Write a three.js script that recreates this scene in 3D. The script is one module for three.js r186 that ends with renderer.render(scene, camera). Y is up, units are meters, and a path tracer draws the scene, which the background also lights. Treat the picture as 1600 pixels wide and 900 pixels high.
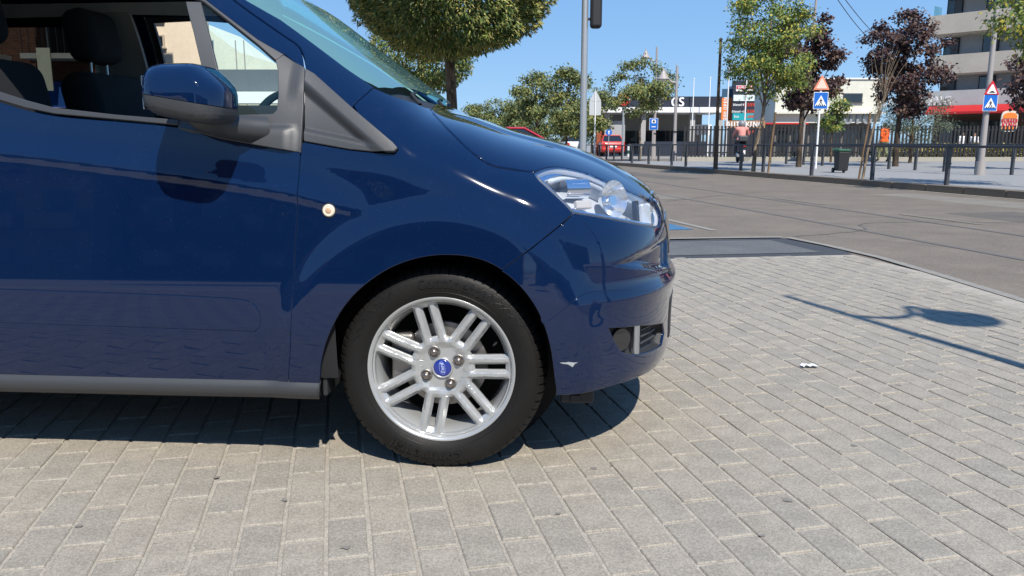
import * as THREE from 'three';
import { RoundedBoxGeometry } from 'three/addons/geometries/RoundedBoxGeometry.js';
import { TextGeometry } from 'three/addons/geometries/TextGeometry.js';
import { FontLoader } from 'three/addons/loaders/FontLoader.js';
import { MarchingCubes } from 'three/addons/objects/MarchingCubes.js';
import { TessellateModifier } from 'three/addons/modifiers/TessellateModifier.js';
import { mergeGeometries, mergeVertices, toCreasedNormals } from 'three/addons/utils/BufferGeometryUtils.js';

// ---------- camera, sky, sun, exposure ----------
const scene = new THREE.Scene();
const camera = new THREE.PerspectiveCamera(39.42, 16 / 9, 0.05, 900);
camera.position.set(0, 0.96, 0);
camera.rotation.x = -Math.atan(228 / 1256);
const renderer = new THREE.WebGLRenderer({ antialias: true });
renderer.toneMapping = THREE.LinearToneMapping;
renderer.toneMappingExposure = 1.3;
renderer.shadowMap.enabled = true;
{
  const W = 512, H = 256, data = new Float32Array(W * H * 4);
  for (let r = 0; r < H; r++) {
    const up = ((r + 0.5) / H - 0.5) * Math.PI, e = Math.max(0, Math.sin(up)), k = Math.exp(-e * 3.6), k2 = Math.exp(-e * 14);
    const c = [0.080 + 0.19 * k + 0.12 * k2, 0.225 + 0.28 * k + 0.09 * k2, 0.56 + 0.24 * k - 0.02 * k2];
    const below = up < 0 ? Math.exp(up * 6) : 1;
    for (let q = 0; q < W; q++) { const o = (r * W + q) * 4; for (let j = 0; j < 3; j++) data[o + j] = c[j] * below + (1 - below) * 0.12; data[o + 3] = 1; }
  }
  const t = new THREE.DataTexture(data, W, H, THREE.RGBAFormat, THREE.FloatType);
  t.mapping = THREE.EquirectangularReflectionMapping; t.magFilter = t.minFilter = THREE.LinearFilter; t.needsUpdate = true;
  scene.background = t; scene.environment = t;
}
const SUN = new THREE.Vector3(0.188, 0.766, 0.615).normalize();
const sun = new THREE.DirectionalLight(new THREE.Color(1.0, 0.945, 0.86), 4.7);
sun.position.copy(SUN).multiplyScalar(80); sun.castShadow = true;
sun.shadow.mapSize.set(4096, 4096);
Object.assign(sun.shadow.camera, { left: -60, right: 60, top: 60, bottom: -60, near: 1, far: 240 });
scene.add(sun, sun.target);


// ---------- body surface of the van: half width S(x, y), x forward from the front axle ----------
function spline(pts) {                                              // monotone cubic through [x, y] pairs
  const n = pts.length, d = [], m = [];
  for (let i = 0; i < n - 1; i++) d.push((pts[i + 1][1] - pts[i][1]) / (pts[i + 1][0] - pts[i][0]));
  for (let i = 0; i < n; i++) m.push(i === 0 ? d[0] : i === n - 1 ? d[n - 2] : d[i - 1] * d[i] <= 0 ? 0 : 2 * d[i - 1] * d[i] / (d[i - 1] + d[i]));
  return (x) => {
    if (x <= pts[0][0]) return pts[0][1] + m[0] * (x - pts[0][0]);
    if (x >= pts[n - 1][0]) return pts[n - 1][1] + m[n - 1] * (x - pts[n - 1][0]);
    let i = 0; while (x > pts[i + 1][0]) i++;
    const h = pts[i + 1][0] - pts[i][0], t = (x - pts[i][0]) / h, t2 = t * t, t3 = t2 * t;
    return (2 * t3 - 3 * t2 + 1) * pts[i][1] + (t3 - 2 * t2 + t) * h * m[i] + (3 * t2 - 2 * t3) * pts[i + 1][1] + (t3 - t2) * h * m[i + 1];
  };
}
const clamp = (v, a = 0, b = 1) => Math.min(b, Math.max(a, v));
const smooth = (a, b, v) => { const t = clamp((v - a) / (b - a)); return t * t * (3 - 2 * t); };
const crown = spline([[-3.4, 1.50], [-3.25, 1.60], [-2.6, 1.68], [-1.7, 1.71], [-1.15, 1.69], [-0.85, 1.607], [-0.62, 1.487], [-0.40, 1.325], [-0.12, 1.118], [-0.05, 1.064], [0.05, 1.033], [0.17, 0.992], [0.38, 0.936], [0.56, 0.862], [0.67, 0.791], [0.72, 0.715], [0.745, 0.63], [0.76, 0.5]]);
const waist = spline([[-3.4, 0.98], [-1.37, 0.97], [-0.6, 0.90], [-0.2, 0.80], [0.1, 0.70], [0.45, 0.60], [0.7, 0.50], [0.83, 0.42]]);
const powN = spline([[-3.4, 5], [-0.6, 5], [-0.25, 5], [0.0, 4.6], [0.2, 4.0], [0.5, 3.2], [0.8, 2.5]]);
const powM = spline([[-3.4, 3], [-0.6, 3], [-0.25, 3.2], [0.0, 3.5], [0.2, 3.0], [0.5, 2.6], [0.8, 2.5]]);
const sideBase = spline([[0.14, 0.820], [0.2, 0.842], [0.28, 0.858], [0.36, 0.868], [0.44, 0.873], [0.52, 0.8715], [0.60, 0.866], [0.70, 0.857], [0.80, 0.8475], [0.9, 0.838], [1.0, 0.828], [1.3, 0.80]]);
const noseX = spline([[0.12, 0.62], [0.17, 0.68], [0.22, 0.728], [0.28, 0.748], [0.36, 0.748], [0.46, 0.753], [0.495, 0.760], [0.51, 0.7625], [0.522, 0.755], [0.545, 0.742], [0.57, 0.737], [0.63, 0.738], [0.70, 0.742], [0.75, 0.74], [0.82, 0.74], [1.1, 0.74]]);
const creaseY = spline([[-3.4, 1.0], [-1.37, 0.945], [-0.9, 0.898], [-0.45, 0.835], [-0.2, 0.775], [0.1, 0.72]]);
function softplus(v, k) { return v > 8 * k ? v : v < -8 * k ? 0 : k * Math.log(1 + Math.exp(v / k)); }
function flank(x, y) {
  const y2 = Math.max(y, 0.1), c = creaseY(x), fade = 1 - smooth(-0.42, -0.08, x);
  let w = sideBase(y2);
  w -= 0.17 * fade * softplus(y - c, 0.004);
  w += 0.004 * fade * Math.exp(-(((y - c + 0.012) / 0.016) ** 2));
  w -= 0.012 * fade * Math.exp(-(((y - c - 0.055) / 0.045) ** 2)) * 0.5;
  const r = Math.hypot(x, y - 0.305), up = smooth(0.12, 0.3, y);
  w += 0.016 * up * (1 - smooth(0.43, 0.515, r)) * smooth(0.8, 0.3, Math.abs(x) * 0.9);
  w -= 0.10 * softplus(-x - 2.7, 0.15) + 0.0;
  return w;
}
const XC = 0.20;
function noseFactor(x, y) {
  const u = clamp((x - XC) / (noseX(clamp(y, 0.12, 1.1)) - XC));
  return Math.pow(Math.max(0, 1 - Math.pow(u, 2.7)), 1 / 2.1);
}
function S(x, y) {
  const yb = waist(x), H = crown(x);
  let w = flank(x, y) * noseFactor(x, y);
  if (y > yb) { const t = clamp((y - yb) / (H - yb)); w *= Math.pow(Math.max(0, 1 - Math.pow(t, powM(x))), 1 / powN(x)); }
  return w;
}

const TRACE = {
  doorFront: [[-0.639, 1.377, 0.63], [-0.595, 1.346, 0.643], [-0.543, 1.311, 0.651], [-0.48, 1.269, 0.661], [-0.438, 1.241, 0.668], [-0.42, 1.215, 0.685], [-0.41, 1.19, 0.702], [-0.404, 1.168, 0.718], [-0.398, 1.118, 0.75], [-0.394, 1.053, 0.781], [-0.393, 0.99, 0.803], [-0.393, 0.931, 0.817], [-0.397, 0.883, 0.826], [-0.399, 0.767, 0.85], [-0.409, 0.641, 0.861], [-0.417, 0.514, 0.879], [-0.427, 0.384, 0.884], [-0.445, 0.267, 0.867]],
  doorBottom: [[-0.445, 0.267, 0.867], [-0.888, 0.266, 0.854], [-1.336, 0.271, 0.855]],
  belt: [[-0.393, 0.931, 0.817], [-0.456, 0.94, 0.818], [-0.521, 0.951, 0.816], [-0.624, 0.969, 0.813], [-0.708, 0.991, 0.811], [-0.749, 1.001, 0.81], [-0.934, 1.018, 0.809], [-1.115, 1.034, 0.808], [-1.202, 1.051, 0.806], [-1.28, 1.073, 0.801]],
  glassLow: [[-0.478, 1.039, 0.793], [-0.625, 1.035, 0.8], [-0.749, 1.021, 0.806], [-0.935, 1.036, 0.805], [-1.116, 1.056, 0.804], [-1.203, 1.078, 0.8], [-1.281, 1.102, 0.795]],
  glassFront: [[-0.478, 1.039, 0.793], [-0.468, 1.05, 0.789], [-0.467, 1.09, 0.774], [-0.477, 1.163, 0.741], [-0.489, 1.197, 0.724], [-0.546, 1.242, 0.708], [-0.628, 1.303, 0.687], [-0.719, 1.369, 0.664]],
  sailOuter: [[-0.755, 1.401, 0.648], [-0.661, 1.334, 0.674], [-0.548, 1.254, 0.702], [-0.478, 1.215, 0.707], [-0.47, 1.213, 0.707], [-0.413, 1.172, 0.719]],
  divider: [[-0.752, 1.372, 0.668], [-0.711, 1.275, 0.719], [-0.679, 1.187, 0.753], [-0.649, 1.09, 0.785], [-0.633, 1.035, 0.8]],
  tri: [[-0.4, 1.161, 0.724], [-0.373, 1.146, 0.728], [-0.302, 1.09, 0.753], [-0.232, 1.035, 0.78], [-0.173, 0.99, 0.8], [-0.126, 0.953, 0.813], [-0.113, 0.939, 0.816], [-0.121, 0.93, 0.82], [-0.17, 0.932, 0.822], [-0.252, 0.94, 0.82], [-0.318, 0.951, 0.814], [-0.383, 0.962, 0.811]],
  triRidge: [[-0.392, 1.108, 0.755], [-0.346, 1.081, 0.764], [-0.266, 1.017, 0.792], [-0.17, 0.942, 0.82]],
  triLow: [[-0.385, 1.007, 0.797], [-0.32, 0.994, 0.8], [-0.255, 0.98, 0.806], [-0.223, 0.974, 0.809]],
  pillarTop: [[-0.604, 1.38, 0.61], [-0.506, 1.326, 0.611], [-0.437, 1.278, 0.62], [-0.365, 1.227, 0.633], [-0.298, 1.18, 0.656], [-0.239, 1.142, 0.67], [-0.208, 1.121, 0.678]],
  joint: [[-0.207, 1.119, 0.682], [-0.224, 1.095, 0.729], [-0.251, 1.063, 0.765]],
  fenderTop: [[-0.207, 1.119, 0.682], [-0.171, 1.103, 0.674], [-0.138, 1.091, 0.651], [-0.1, 1.079, 0.594], [-0.063, 1.061, 0.512]],
  hoodGap: [[-0.065, 1.061, 0.528], [-0.031, 1.033, 0.606], [0.003, 1.005, 0.673], [0.039, 0.975, 0.719], [0.075, 0.944, 0.749], [0.113, 0.915, 0.766], [0.149, 0.895, 0.772], [0.204, 0.884, 0.76], [0.266, 0.876, 0.741]],
  head: [[0.266, 0.873, 0.745], [0.291, 0.883, 0.713], [0.322, 0.888, 0.679], [0.36, 0.883, 0.653], [0.427, 0.865, 0.612], [0.507, 0.828, 0.572], [0.594, 0.787, 0.484], [0.638, 0.762, 0.419], [0.657, 0.74, 0.401], [0.664, 0.713, 0.427], [0.658, 0.694, 0.469], [0.627, 0.702, 0.544], [0.563, 0.723, 0.648], [0.463, 0.749, 0.75], [0.407, 0.761, 0.786], [0.383, 0.767, 0.795], [0.361, 0.789, 0.793], [0.315, 0.831, 0.776], [0.287, 0.855, 0.76]],
  bumperGap: [[0.383, 0.762, 0.799], [0.335, 0.722, 0.837], [0.292, 0.689, 0.858], [0.239, 0.649, 0.875], [0.183, 0.607, 0.881]],
  bumperLow: [[0.34, 0.239, 0.85], [0.396, 0.241, 0.834], [0.452, 0.244, 0.804], [0.521, 0.247, 0.745], [0.595, 0.244, 0.65], [0.66, 0.235, 0.505]],
  crease: [[0.324, 0.474, 0.88], [0.347, 0.492, 0.876], [0.374, 0.514, 0.868], [0.4, 0.532, 0.854], [0.428, 0.541, 0.832], [0.483, 0.54, 0.796], [0.583, 0.525, 0.697], [0.653, 0.508, 0.584]],
  fog: [[0.486, 0.432, 0.798], [0.587, 0.416, 0.689], [0.68, 0.381, 0.492], [0.689, 0.339, 0.459], [0.678, 0.303, 0.49], [0.639, 0.309, 0.589], [0.559, 0.326, 0.719], [0.527, 0.348, 0.755], [0.506, 0.383, 0.779]],
  strip: [[-1.294, 0.535, 0.87], [-0.905, 0.527, 0.871], [-0.619, 0.518, 0.871], [-0.563, 0.513, 0.871], [-0.538, 0.504, 0.872], [-0.517, 0.478, 0.872], [-0.516, 0.455, 0.872], [-0.519, 0.436, 0.872], [-0.534, 0.423, 0.871], [-0.913, 0.43, 0.872], [-1.305, 0.437, 0.871]],
  sillTop: [[-1.336, 0.271, 0.855], [-0.838, 0.267, 0.855], [-0.355, 0.264, 0.869]],
  sillLow: [[-0.358, 0.223, 0.857], [-0.847, 0.22, 0.845], [-1.349, 0.22, 0.846]],
  arch: [[-0.349, 0.266, 0.868], [-0.336, 0.347, 0.882], [-0.298, 0.444, 0.889], [-0.24, 0.528, 0.887], [-0.148, 0.601, 0.88], [-0.056, 0.638, 0.878], [0.028, 0.649, 0.876], [0.115, 0.64, 0.878], [0.183, 0.61, 0.879], [0.249, 0.552, 0.885], [0.294, 0.48, 0.884], [0.321, 0.396, 0.88], [0.337, 0.279, 0.863]],
  rep: [[-0.307, 0.77, 0.85]],
  scuff: [[0.343, 0.344, 0.87], [0.398, 0.338, 0.852], [0.38, 0.328, 0.858]],
};

// ---------- helpers ----------
let seed = 20240917;
const rnd = () => { seed = (seed + 0x6D2B79F5) | 0; let t = Math.imul(seed ^ (seed >>> 15), 1 | seed); t = (t + Math.imul(t ^ (t >>> 7), 61 | t)) ^ t; return ((t ^ (t >>> 14)) >>> 0) / 4294967296; };
const rr = (a, b) => a + (b - a) * rnd();
const R = (d) => d * Math.PI / 180;
const taken = {};
function numbered(n) { const k = taken[n] = (taken[n] ?? -1) + 1; return k ? `${n}_${String(k).padStart(3, '0')}` : n; }
function shade(o) { o.traverse((m) => { if (m.isMesh) { m.castShadow = true; m.receiveShadow = true; } }); return o; }
function thing(name, label, category, group) { const g = new THREE.Group(); g.name = numbered(name); g.userData = { label, category }; if (group) g.userData.group = group; scene.add(g); return g; }
function part(name, geo, mat, parent) { const m = new THREE.Mesh(geo, mat); m.name = name; m.castShadow = m.receiveShadow = true; parent.add(m); return m; }
function solo(name, geo, mat, label, category, group) { const m = part(numbered(name), geo, mat, scene); m.userData = { label, category }; if (group) m.userData.group = group; return m; }
function setting(name, geo, mat) { const m = part(numbered(name), geo, mat, scene); m.userData.kind = 'structure'; return m; }
function place(g, x, y, z, ry = 0) { g.position.set(x, y, z); g.rotation.y = ry; return g; }
const plain = (g) => { const h = g.index ? g.toNonIndexed() : g; for (const k of Object.keys(h.attributes)) if (!['position', 'normal', 'uv'].includes(k)) h.deleteAttribute(k); if (!h.attributes.uv) h.setAttribute('uv', new THREE.BufferAttribute(new Float32Array(h.attributes.position.count * 2), 2)); return h; };
const join = (list) => mergeGeometries(list.map(plain));
function box(w, h, d, x = 0, y = 0, z = 0, r = 0) { const g = r ? new RoundedBoxGeometry(w, h, d, 2, r) : new THREE.BoxGeometry(w, h, d); g.translate(x, y, z); return g; }
function cyl(r0, r1, h, x = 0, y = 0, z = 0, n = 16) { const g = new THREE.CylinderGeometry(r1, r0, h, n); g.translate(x, y + h / 2, z); return g; }
function tube(pts, r, n = 8, seg) { const c = new THREE.CatmullRomCurve3(pts.map((p) => new THREE.Vector3(...p))); return new THREE.TubeGeometry(c, seg ?? Math.max(4, pts.length * 5), r, n); }
function limb(pts, r0, r1, n = 7, seg = 10) {                        // tapered tube
  const g = tube(pts, 1, n, seg), p = g.attributes.position, c = new THREE.CatmullRomCurve3(pts.map((q) => new THREE.Vector3(...q)));
  for (let i = 0; i <= seg; i++) { const o = c.getPointAt(i / seg), r = r0 + (r1 - r0) * i / seg; for (let j = 0; j <= n; j++) { const k = i * (n + 1) + j; p.setXYZ(k, o.x + (p.getX(k) - o.x) * r, o.y + (p.getY(k) - o.y) * r, o.z + (p.getZ(k) - o.z) * r); } }
  return g;
}
function metricUV(g, s = 1) {                                        // uv in metres from the dominant side of each face
  const h = g.index ? g.toNonIndexed() : g, p = h.attributes.position, uv = new Float32Array(p.count * 2), a = new THREE.Vector3(), b = new THREE.Vector3(), c = new THREE.Vector3();
  for (let i = 0; i < p.count; i += 3) {
    a.fromBufferAttribute(p, i); b.fromBufferAttribute(p, i + 1).sub(a); c.fromBufferAttribute(p, i + 2).sub(a); b.cross(c);
    const x = Math.abs(b.x), y = Math.abs(b.y), z = Math.abs(b.z);
    for (let j = i; j < i + 3; j++) { const q = [p.getX(j), p.getY(j), p.getZ(j)], w = y >= x && y >= z ? [q[0], -q[2]] : x >= z ? [-q[2], q[1]] : [q[0], q[1]]; uv[j * 2] = w[0] * s; uv[j * 2 + 1] = w[1] * s; }
  }
  h.setAttribute('uv', new THREE.BufferAttribute(uv, 2)); return h;
}
function hash2(x, y, s) { let h = Math.imul(x | 0, 374761393) + Math.imul(y | 0, 668265263) + Math.imul(s | 0, 2147483647); h = Math.imul(h ^ (h >>> 13), 1274126177); return ((h ^ (h >>> 16)) >>> 0) / 4294967296; }
function vnoise(x, y, per, s) { const xi = Math.floor(x), yi = Math.floor(y), f = x - xi, g = y - yi, u = f * f * (3 - 2 * f), v = g * g * (3 - 2 * g), m = (q) => ((q % per) + per) % per; const a = hash2(m(xi), m(yi), s), b = hash2(m(xi + 1), m(yi), s), c = hash2(m(xi), m(yi + 1), s), d = hash2(m(xi + 1), m(yi + 1), s); return a + (b - a) * u + (c - a) * v + (a - b - c + d) * u * v; }
function fbm(x, y, base, oct, s) { let t = 0, w = 0, a = 1, f = base; for (let i = 0; i < oct; i++) { t += a * vnoise(x * f, y * f, f, s + i * 7); w += a; a *= 0.55; f *= 2; } return t / w; }
function texture(n, fn, srgb = true, repeat = 1) {                   // fn(u, v) -> [r, g, b] 0..1 or a number
  const d = new Uint8Array(n * n * 4);
  for (let y = 0; y < n; y++) for (let x = 0; x < n; x++) { const c = fn((x + 0.5) / n, (y + 0.5) / n, x, y), o = (y * n + x) * 4; for (let j = 0; j < 3; j++) d[o + j] = clamp((c.length ? c[j] : c) * 255, 0, 255); d[o + 3] = 255; }
  const t = new THREE.DataTexture(d, n, n, THREE.RGBAFormat); t.wrapS = t.wrapT = THREE.RepeatWrapping; t.magFilter = THREE.LinearFilter; t.minFilter = THREE.LinearMipmapLinearFilter; t.generateMipmaps = true;
  if (srgb) t.colorSpace = THREE.SRGBColorSpace; t.repeat.set(repeat, repeat); t.needsUpdate = true; return t;
}
const lin = (r, g, b) => new THREE.Color().setRGB(r, g, b);
const std = (c, rough = 0.7, metal = 0, more = {}) => new THREE.MeshStandardMaterial({ color: c, roughness: rough, metalness: metal, ...more });
const phy = (c, o) => new THREE.MeshPhysicalMaterial({ color: c, ...o });
const fontBold = await new FontLoader().loadAsync('fonts/droid/droid_sans_bold.typeface.json');
function text(str, size, depth, centre = true) { const g = new TextGeometry(str, { font: fontBold, size, depth, curveSegments: 4 }); if (centre) { g.computeBoundingBox(); const b = g.boundingBox; g.translate(-(b.min.x + b.max.x) / 2, -(b.min.y + b.max.y) / 2, 0); } return g; }

// ---------- ground: pavement, road, far side ----------
const RA = R(12.4), AX = [-Math.sin(RA), -Math.cos(RA)], BX = [Math.cos(RA), -Math.sin(RA)];      // along the road, across it (x, z)
const road2 = (a, b) => [AX[0] * a + BX[0] * b, AX[1] * a + BX[1] * b];
function sheet(pts, y, uvScale = 1) {                                 // flat polygon, [x, z] corners
  const s = new THREE.Shape(pts.map(([x, z]) => new THREE.Vector2(x, -z))), g = new THREE.ShapeGeometry(s); g.rotateX(-Math.PI / 2); g.translate(0, y, 0);
  const p = g.attributes.position, uv = g.attributes.uv; for (let i = 0; i < p.count; i++) uv.setXY(i, p.getX(i) * uvScale, -p.getZ(i) * uvScale); return g;
}
function ribbon(pts, w, y) { const l = [], r = []; pts.forEach(([x, z], i) => { const a = pts[Math.max(0, i - 1)], b = pts[Math.min(pts.length - 1, i + 1)], dx = b[0] - a[0], dz = b[1] - a[1], k = w / 2 / Math.hypot(dx, dz); l.push([x - dz * k, z + dx * k]); r.push([x + dz * k, z - dx * k]); }); return sheet([...l, ...r.reverse()], y); }
const grainMap = texture(512, (u, v) => { const n = fbm(u, v, 8, 4, 3), f = fbm(u, v, 128, 2, 31), s = hash2(u * 512, v * 512, 5); const k = 0.89 + 0.13 * (n - 0.5) + 0.28 * (f - 0.5) + (s > 0.93 ? 0.10 : s < 0.07 ? -0.18 : 0); return [k, k * 0.995, k * 0.985]; });
const grainBump = texture(512, (u, v) => 0.5 * fbm(u, v, 100, 3, 9) + 0.5 * hash2(u * 512, v * 512, 11), false);
const asphaltMap = texture(1024, (u, v) => { const n = fbm(u, v, 6, 5, 41), s = hash2(u * 1024, v * 1024, 43), f = fbm(u, v, 200, 2, 47); const k = 0.84 + 0.16 * (n - 0.5) + 0.22 * (f - 0.5) + (s > 0.95 ? 0.28 : s < 0.1 ? -0.14 : 0); return [k, k * 0.985, k * 0.955]; });
const asphaltBump = texture(512, (u, v) => fbm(u, v, 128, 3, 49), false);
grainMap.repeat.set(2.2, 2.2); grainBump.repeat.set(3, 3); asphaltMap.repeat.set(0.5, 0.5); asphaltBump.repeat.set(1.2, 1.2);
const M = {};
M.paver = std(lin(1, 1, 1), 0.86, 0, { vertexColors: true, map: grainMap, bumpMap: grainBump, bumpScale: 0.0012 });
M.sand = std(lin(0.50, 0.455, 0.38), 0.95, 0, { map: grainMap, bumpMap: grainBump, bumpScale: 0.003 });
M.asphalt = std(lin(0.25, 0.215, 0.175), 0.9, 0, { map: asphaltMap, bumpMap: asphaltBump, bumpScale: 0.003 });
M.patch = std(lin(0.17, 0.175, 0.18), 0.85, 0, { map: asphaltMap, bumpMap: asphaltBump, bumpScale: 0.002 });
M.patchEdge = std(lin(0.075, 0.08, 0.09), 0.8, 0, { map: asphaltMap });
M.sidewalk = std(lin(0.34, 0.34, 0.335), 0.9, 0, { map: grainMap });
M.kerb = std(lin(0.22, 0.175, 0.125), 0.85, 0, { map: grainMap, bumpMap: grainBump, bumpScale: 0.002 });
M.kerbLight = std(lin(0.34, 0.32, 0.28), 0.85, 0, { map: grainMap, bumpMap: grainBump, bumpScale: 0.002 });
M.darkLine = std(lin(0.135, 0.122, 0.108), 0.8);
M.bluePaint = std(lin(0.07, 0.22, 0.42), 0.8, 0, { map: asphaltMap });
M.soil = std(lin(0.30, 0.25, 0.18), 0.95, 0, { map: grainMap });

const big = 420;
setting('ground', sheet([[-big, 120], [big, 120], [big, -big], [-big, -big]], -0.06), M.sidewalk);
// road with a gentle crown left out: one sheet, then dark lines and paint as thin sheets on it
setting('road', sheet([road2(-60, 3.7), road2(-60, 11.5), road2(160, 11.5), road2(160, 3.7)], -0.012), M.asphalt);
setting('parking_lane', sheet([road2(7.6, -3), road2(7.6, 4.12), road2(60, 4.12), road2(60, -3)], -0.008), M.asphalt);
const edge = [[3.62, 1.5], [3.42, -1.6], [3.24, -3.4], [3.16, -4.85], [3.15, -5.8], [3.12, -6.75], [2.98, -7.6], [2.83, -8.2]];
setting('kerb_strip', ribbon(edge, 0.08, 0.0), M.kerbLight);
setting('kerb_strip', ribbon([[2.78, -8.24], [2.0, -8.16], [1.0, -8.02], [-2.5, -7.6]], 0.09, 0.0), M.kerbLight);
setting('ramp_border', sheet([[-2.5, -6.25], [1.3, -6.70], [2.98, -6.96], [3.0, -7.2], [2.77, -8.16], [1.0, -7.94], [-2.5, -7.5]], -0.006), M.patchEdge);
setting('ramp_slab', sheet([[-2.4, -6.42], [1.3, -6.86], [2.74, -7.08], [2.58, -7.98], [1.0, -7.78], [-2.4, -7.35]], -0.002), M.patch);
// two long dark strips and thin winding cracks on the road
const darkLines = [
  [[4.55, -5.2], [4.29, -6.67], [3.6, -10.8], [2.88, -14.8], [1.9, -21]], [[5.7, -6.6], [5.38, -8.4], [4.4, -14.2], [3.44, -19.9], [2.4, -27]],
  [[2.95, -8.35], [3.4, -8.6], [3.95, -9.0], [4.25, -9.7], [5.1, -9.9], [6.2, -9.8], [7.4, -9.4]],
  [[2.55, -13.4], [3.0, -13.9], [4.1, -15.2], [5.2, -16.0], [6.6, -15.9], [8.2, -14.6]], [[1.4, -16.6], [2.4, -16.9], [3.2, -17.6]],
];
darkLines.forEach((s, i) => { const c = new THREE.CatmullRomCurve3(s.map(([x, z]) => new THREE.Vector3(x, 0, z))).getPoints(i < 2 ? 30 : 60).map((p) => [p.x + (i < 2 ? 0 : rr(-0.02, 0.02)), p.z + rr(-0.015, 0.015)]); const m = setting('dark_line', ribbon(c, i < 2 ? 0.075 : 0.022, -0.008), M.darkLine); });
setting('bay_marking', sheet([road2(8.35, 1.6), road2(8.35, 3.92), road2(9.7, 3.92), road2(9.7, 1.6)], -0.004), M.bluePaint);
setting('gutter_line', ribbon([road2(8.2, 4.1), road2(30, 4.15)], 0.09, -0.003), M.kerbLight);
M.mend = std(lin(0.175, 0.158, 0.138), 0.9, 0, { map: asphaltMap, bumpMap: asphaltBump, bumpScale: 0.003 }); M.worn = std(lin(0.30, 0.275, 0.235), 0.9, 0, { map: asphaltMap });
for (const [a0, a1, b0, b1, m] of [[6.5, 9.6, 8.2, 9.4, M.mend], [13, 19, 5.2, 6.1, M.worn], [20, 28, 8.6, 9.6, M.mend], [9.5, 13.5, 9.9, 10.9, M.worn], [3, 6, 6.0, 6.9, M.worn]]) setting('road_mend', sheet(Array.from({ length: 24 }, (_, i) => { const t = i / 24 * 4, k = Math.floor(t), f = t - k, q = [[a0, b0], [a1, b0], [a1, b1], [a0, b1]], p = q[k], n = q[(k + 1) % 4]; return road2(p[0] + (n[0] - p[0]) * f + rr(-0.06, 0.06), p[1] + (n[1] - p[1]) * f + rr(-0.05, 0.05)); }), -0.0105), m);
for (const a of [8.2, 11.4]) setting('worn_dash', ribbon([road2(a, 7.55), road2(a + 1.4, 7.55)], 0.1, -0.0065), M.worn);
// far pavement with its kerb
setting('far_pavement', sheet([road2(-30, 11.72), road2(-30, 70), road2(34, 70), road2(34, 11.72)], 0.12), M.sidewalk);
for (let i = 0; i < 62; i++) {                                        // kerb stones, each 1 m
  const a = -28 + i, g = new RoundedBoxGeometry(0.19, 0.26, 0.985, 1, 0.012); if (i) { }
  const m = part('kerb_stone', g, M.kerb, i ? scene.getObjectByName('far_kerb') : (() => { const k = new THREE.Group(); k.name = 'far_kerb'; k.userData.kind = 'structure'; scene.add(k); return k; })());
  const [x, z] = road2(a + 0.5, 11.62); m.position.set(x, 0.0 + rr(-0.004, 0.004), z); m.rotation.y = RA + rr(-0.004, 0.004);
}
setting('sand_line', ribbon([road2(-20, 11.46), road2(5, 11.47), road2(33, 11.45)], 0.10, -0.006), M.sand);
setting('cross_road', sheet([road2(34.2, -60), road2(34.2, 90), road2(46, 90), road2(46, -60)], -0.02), M.asphalt);

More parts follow.
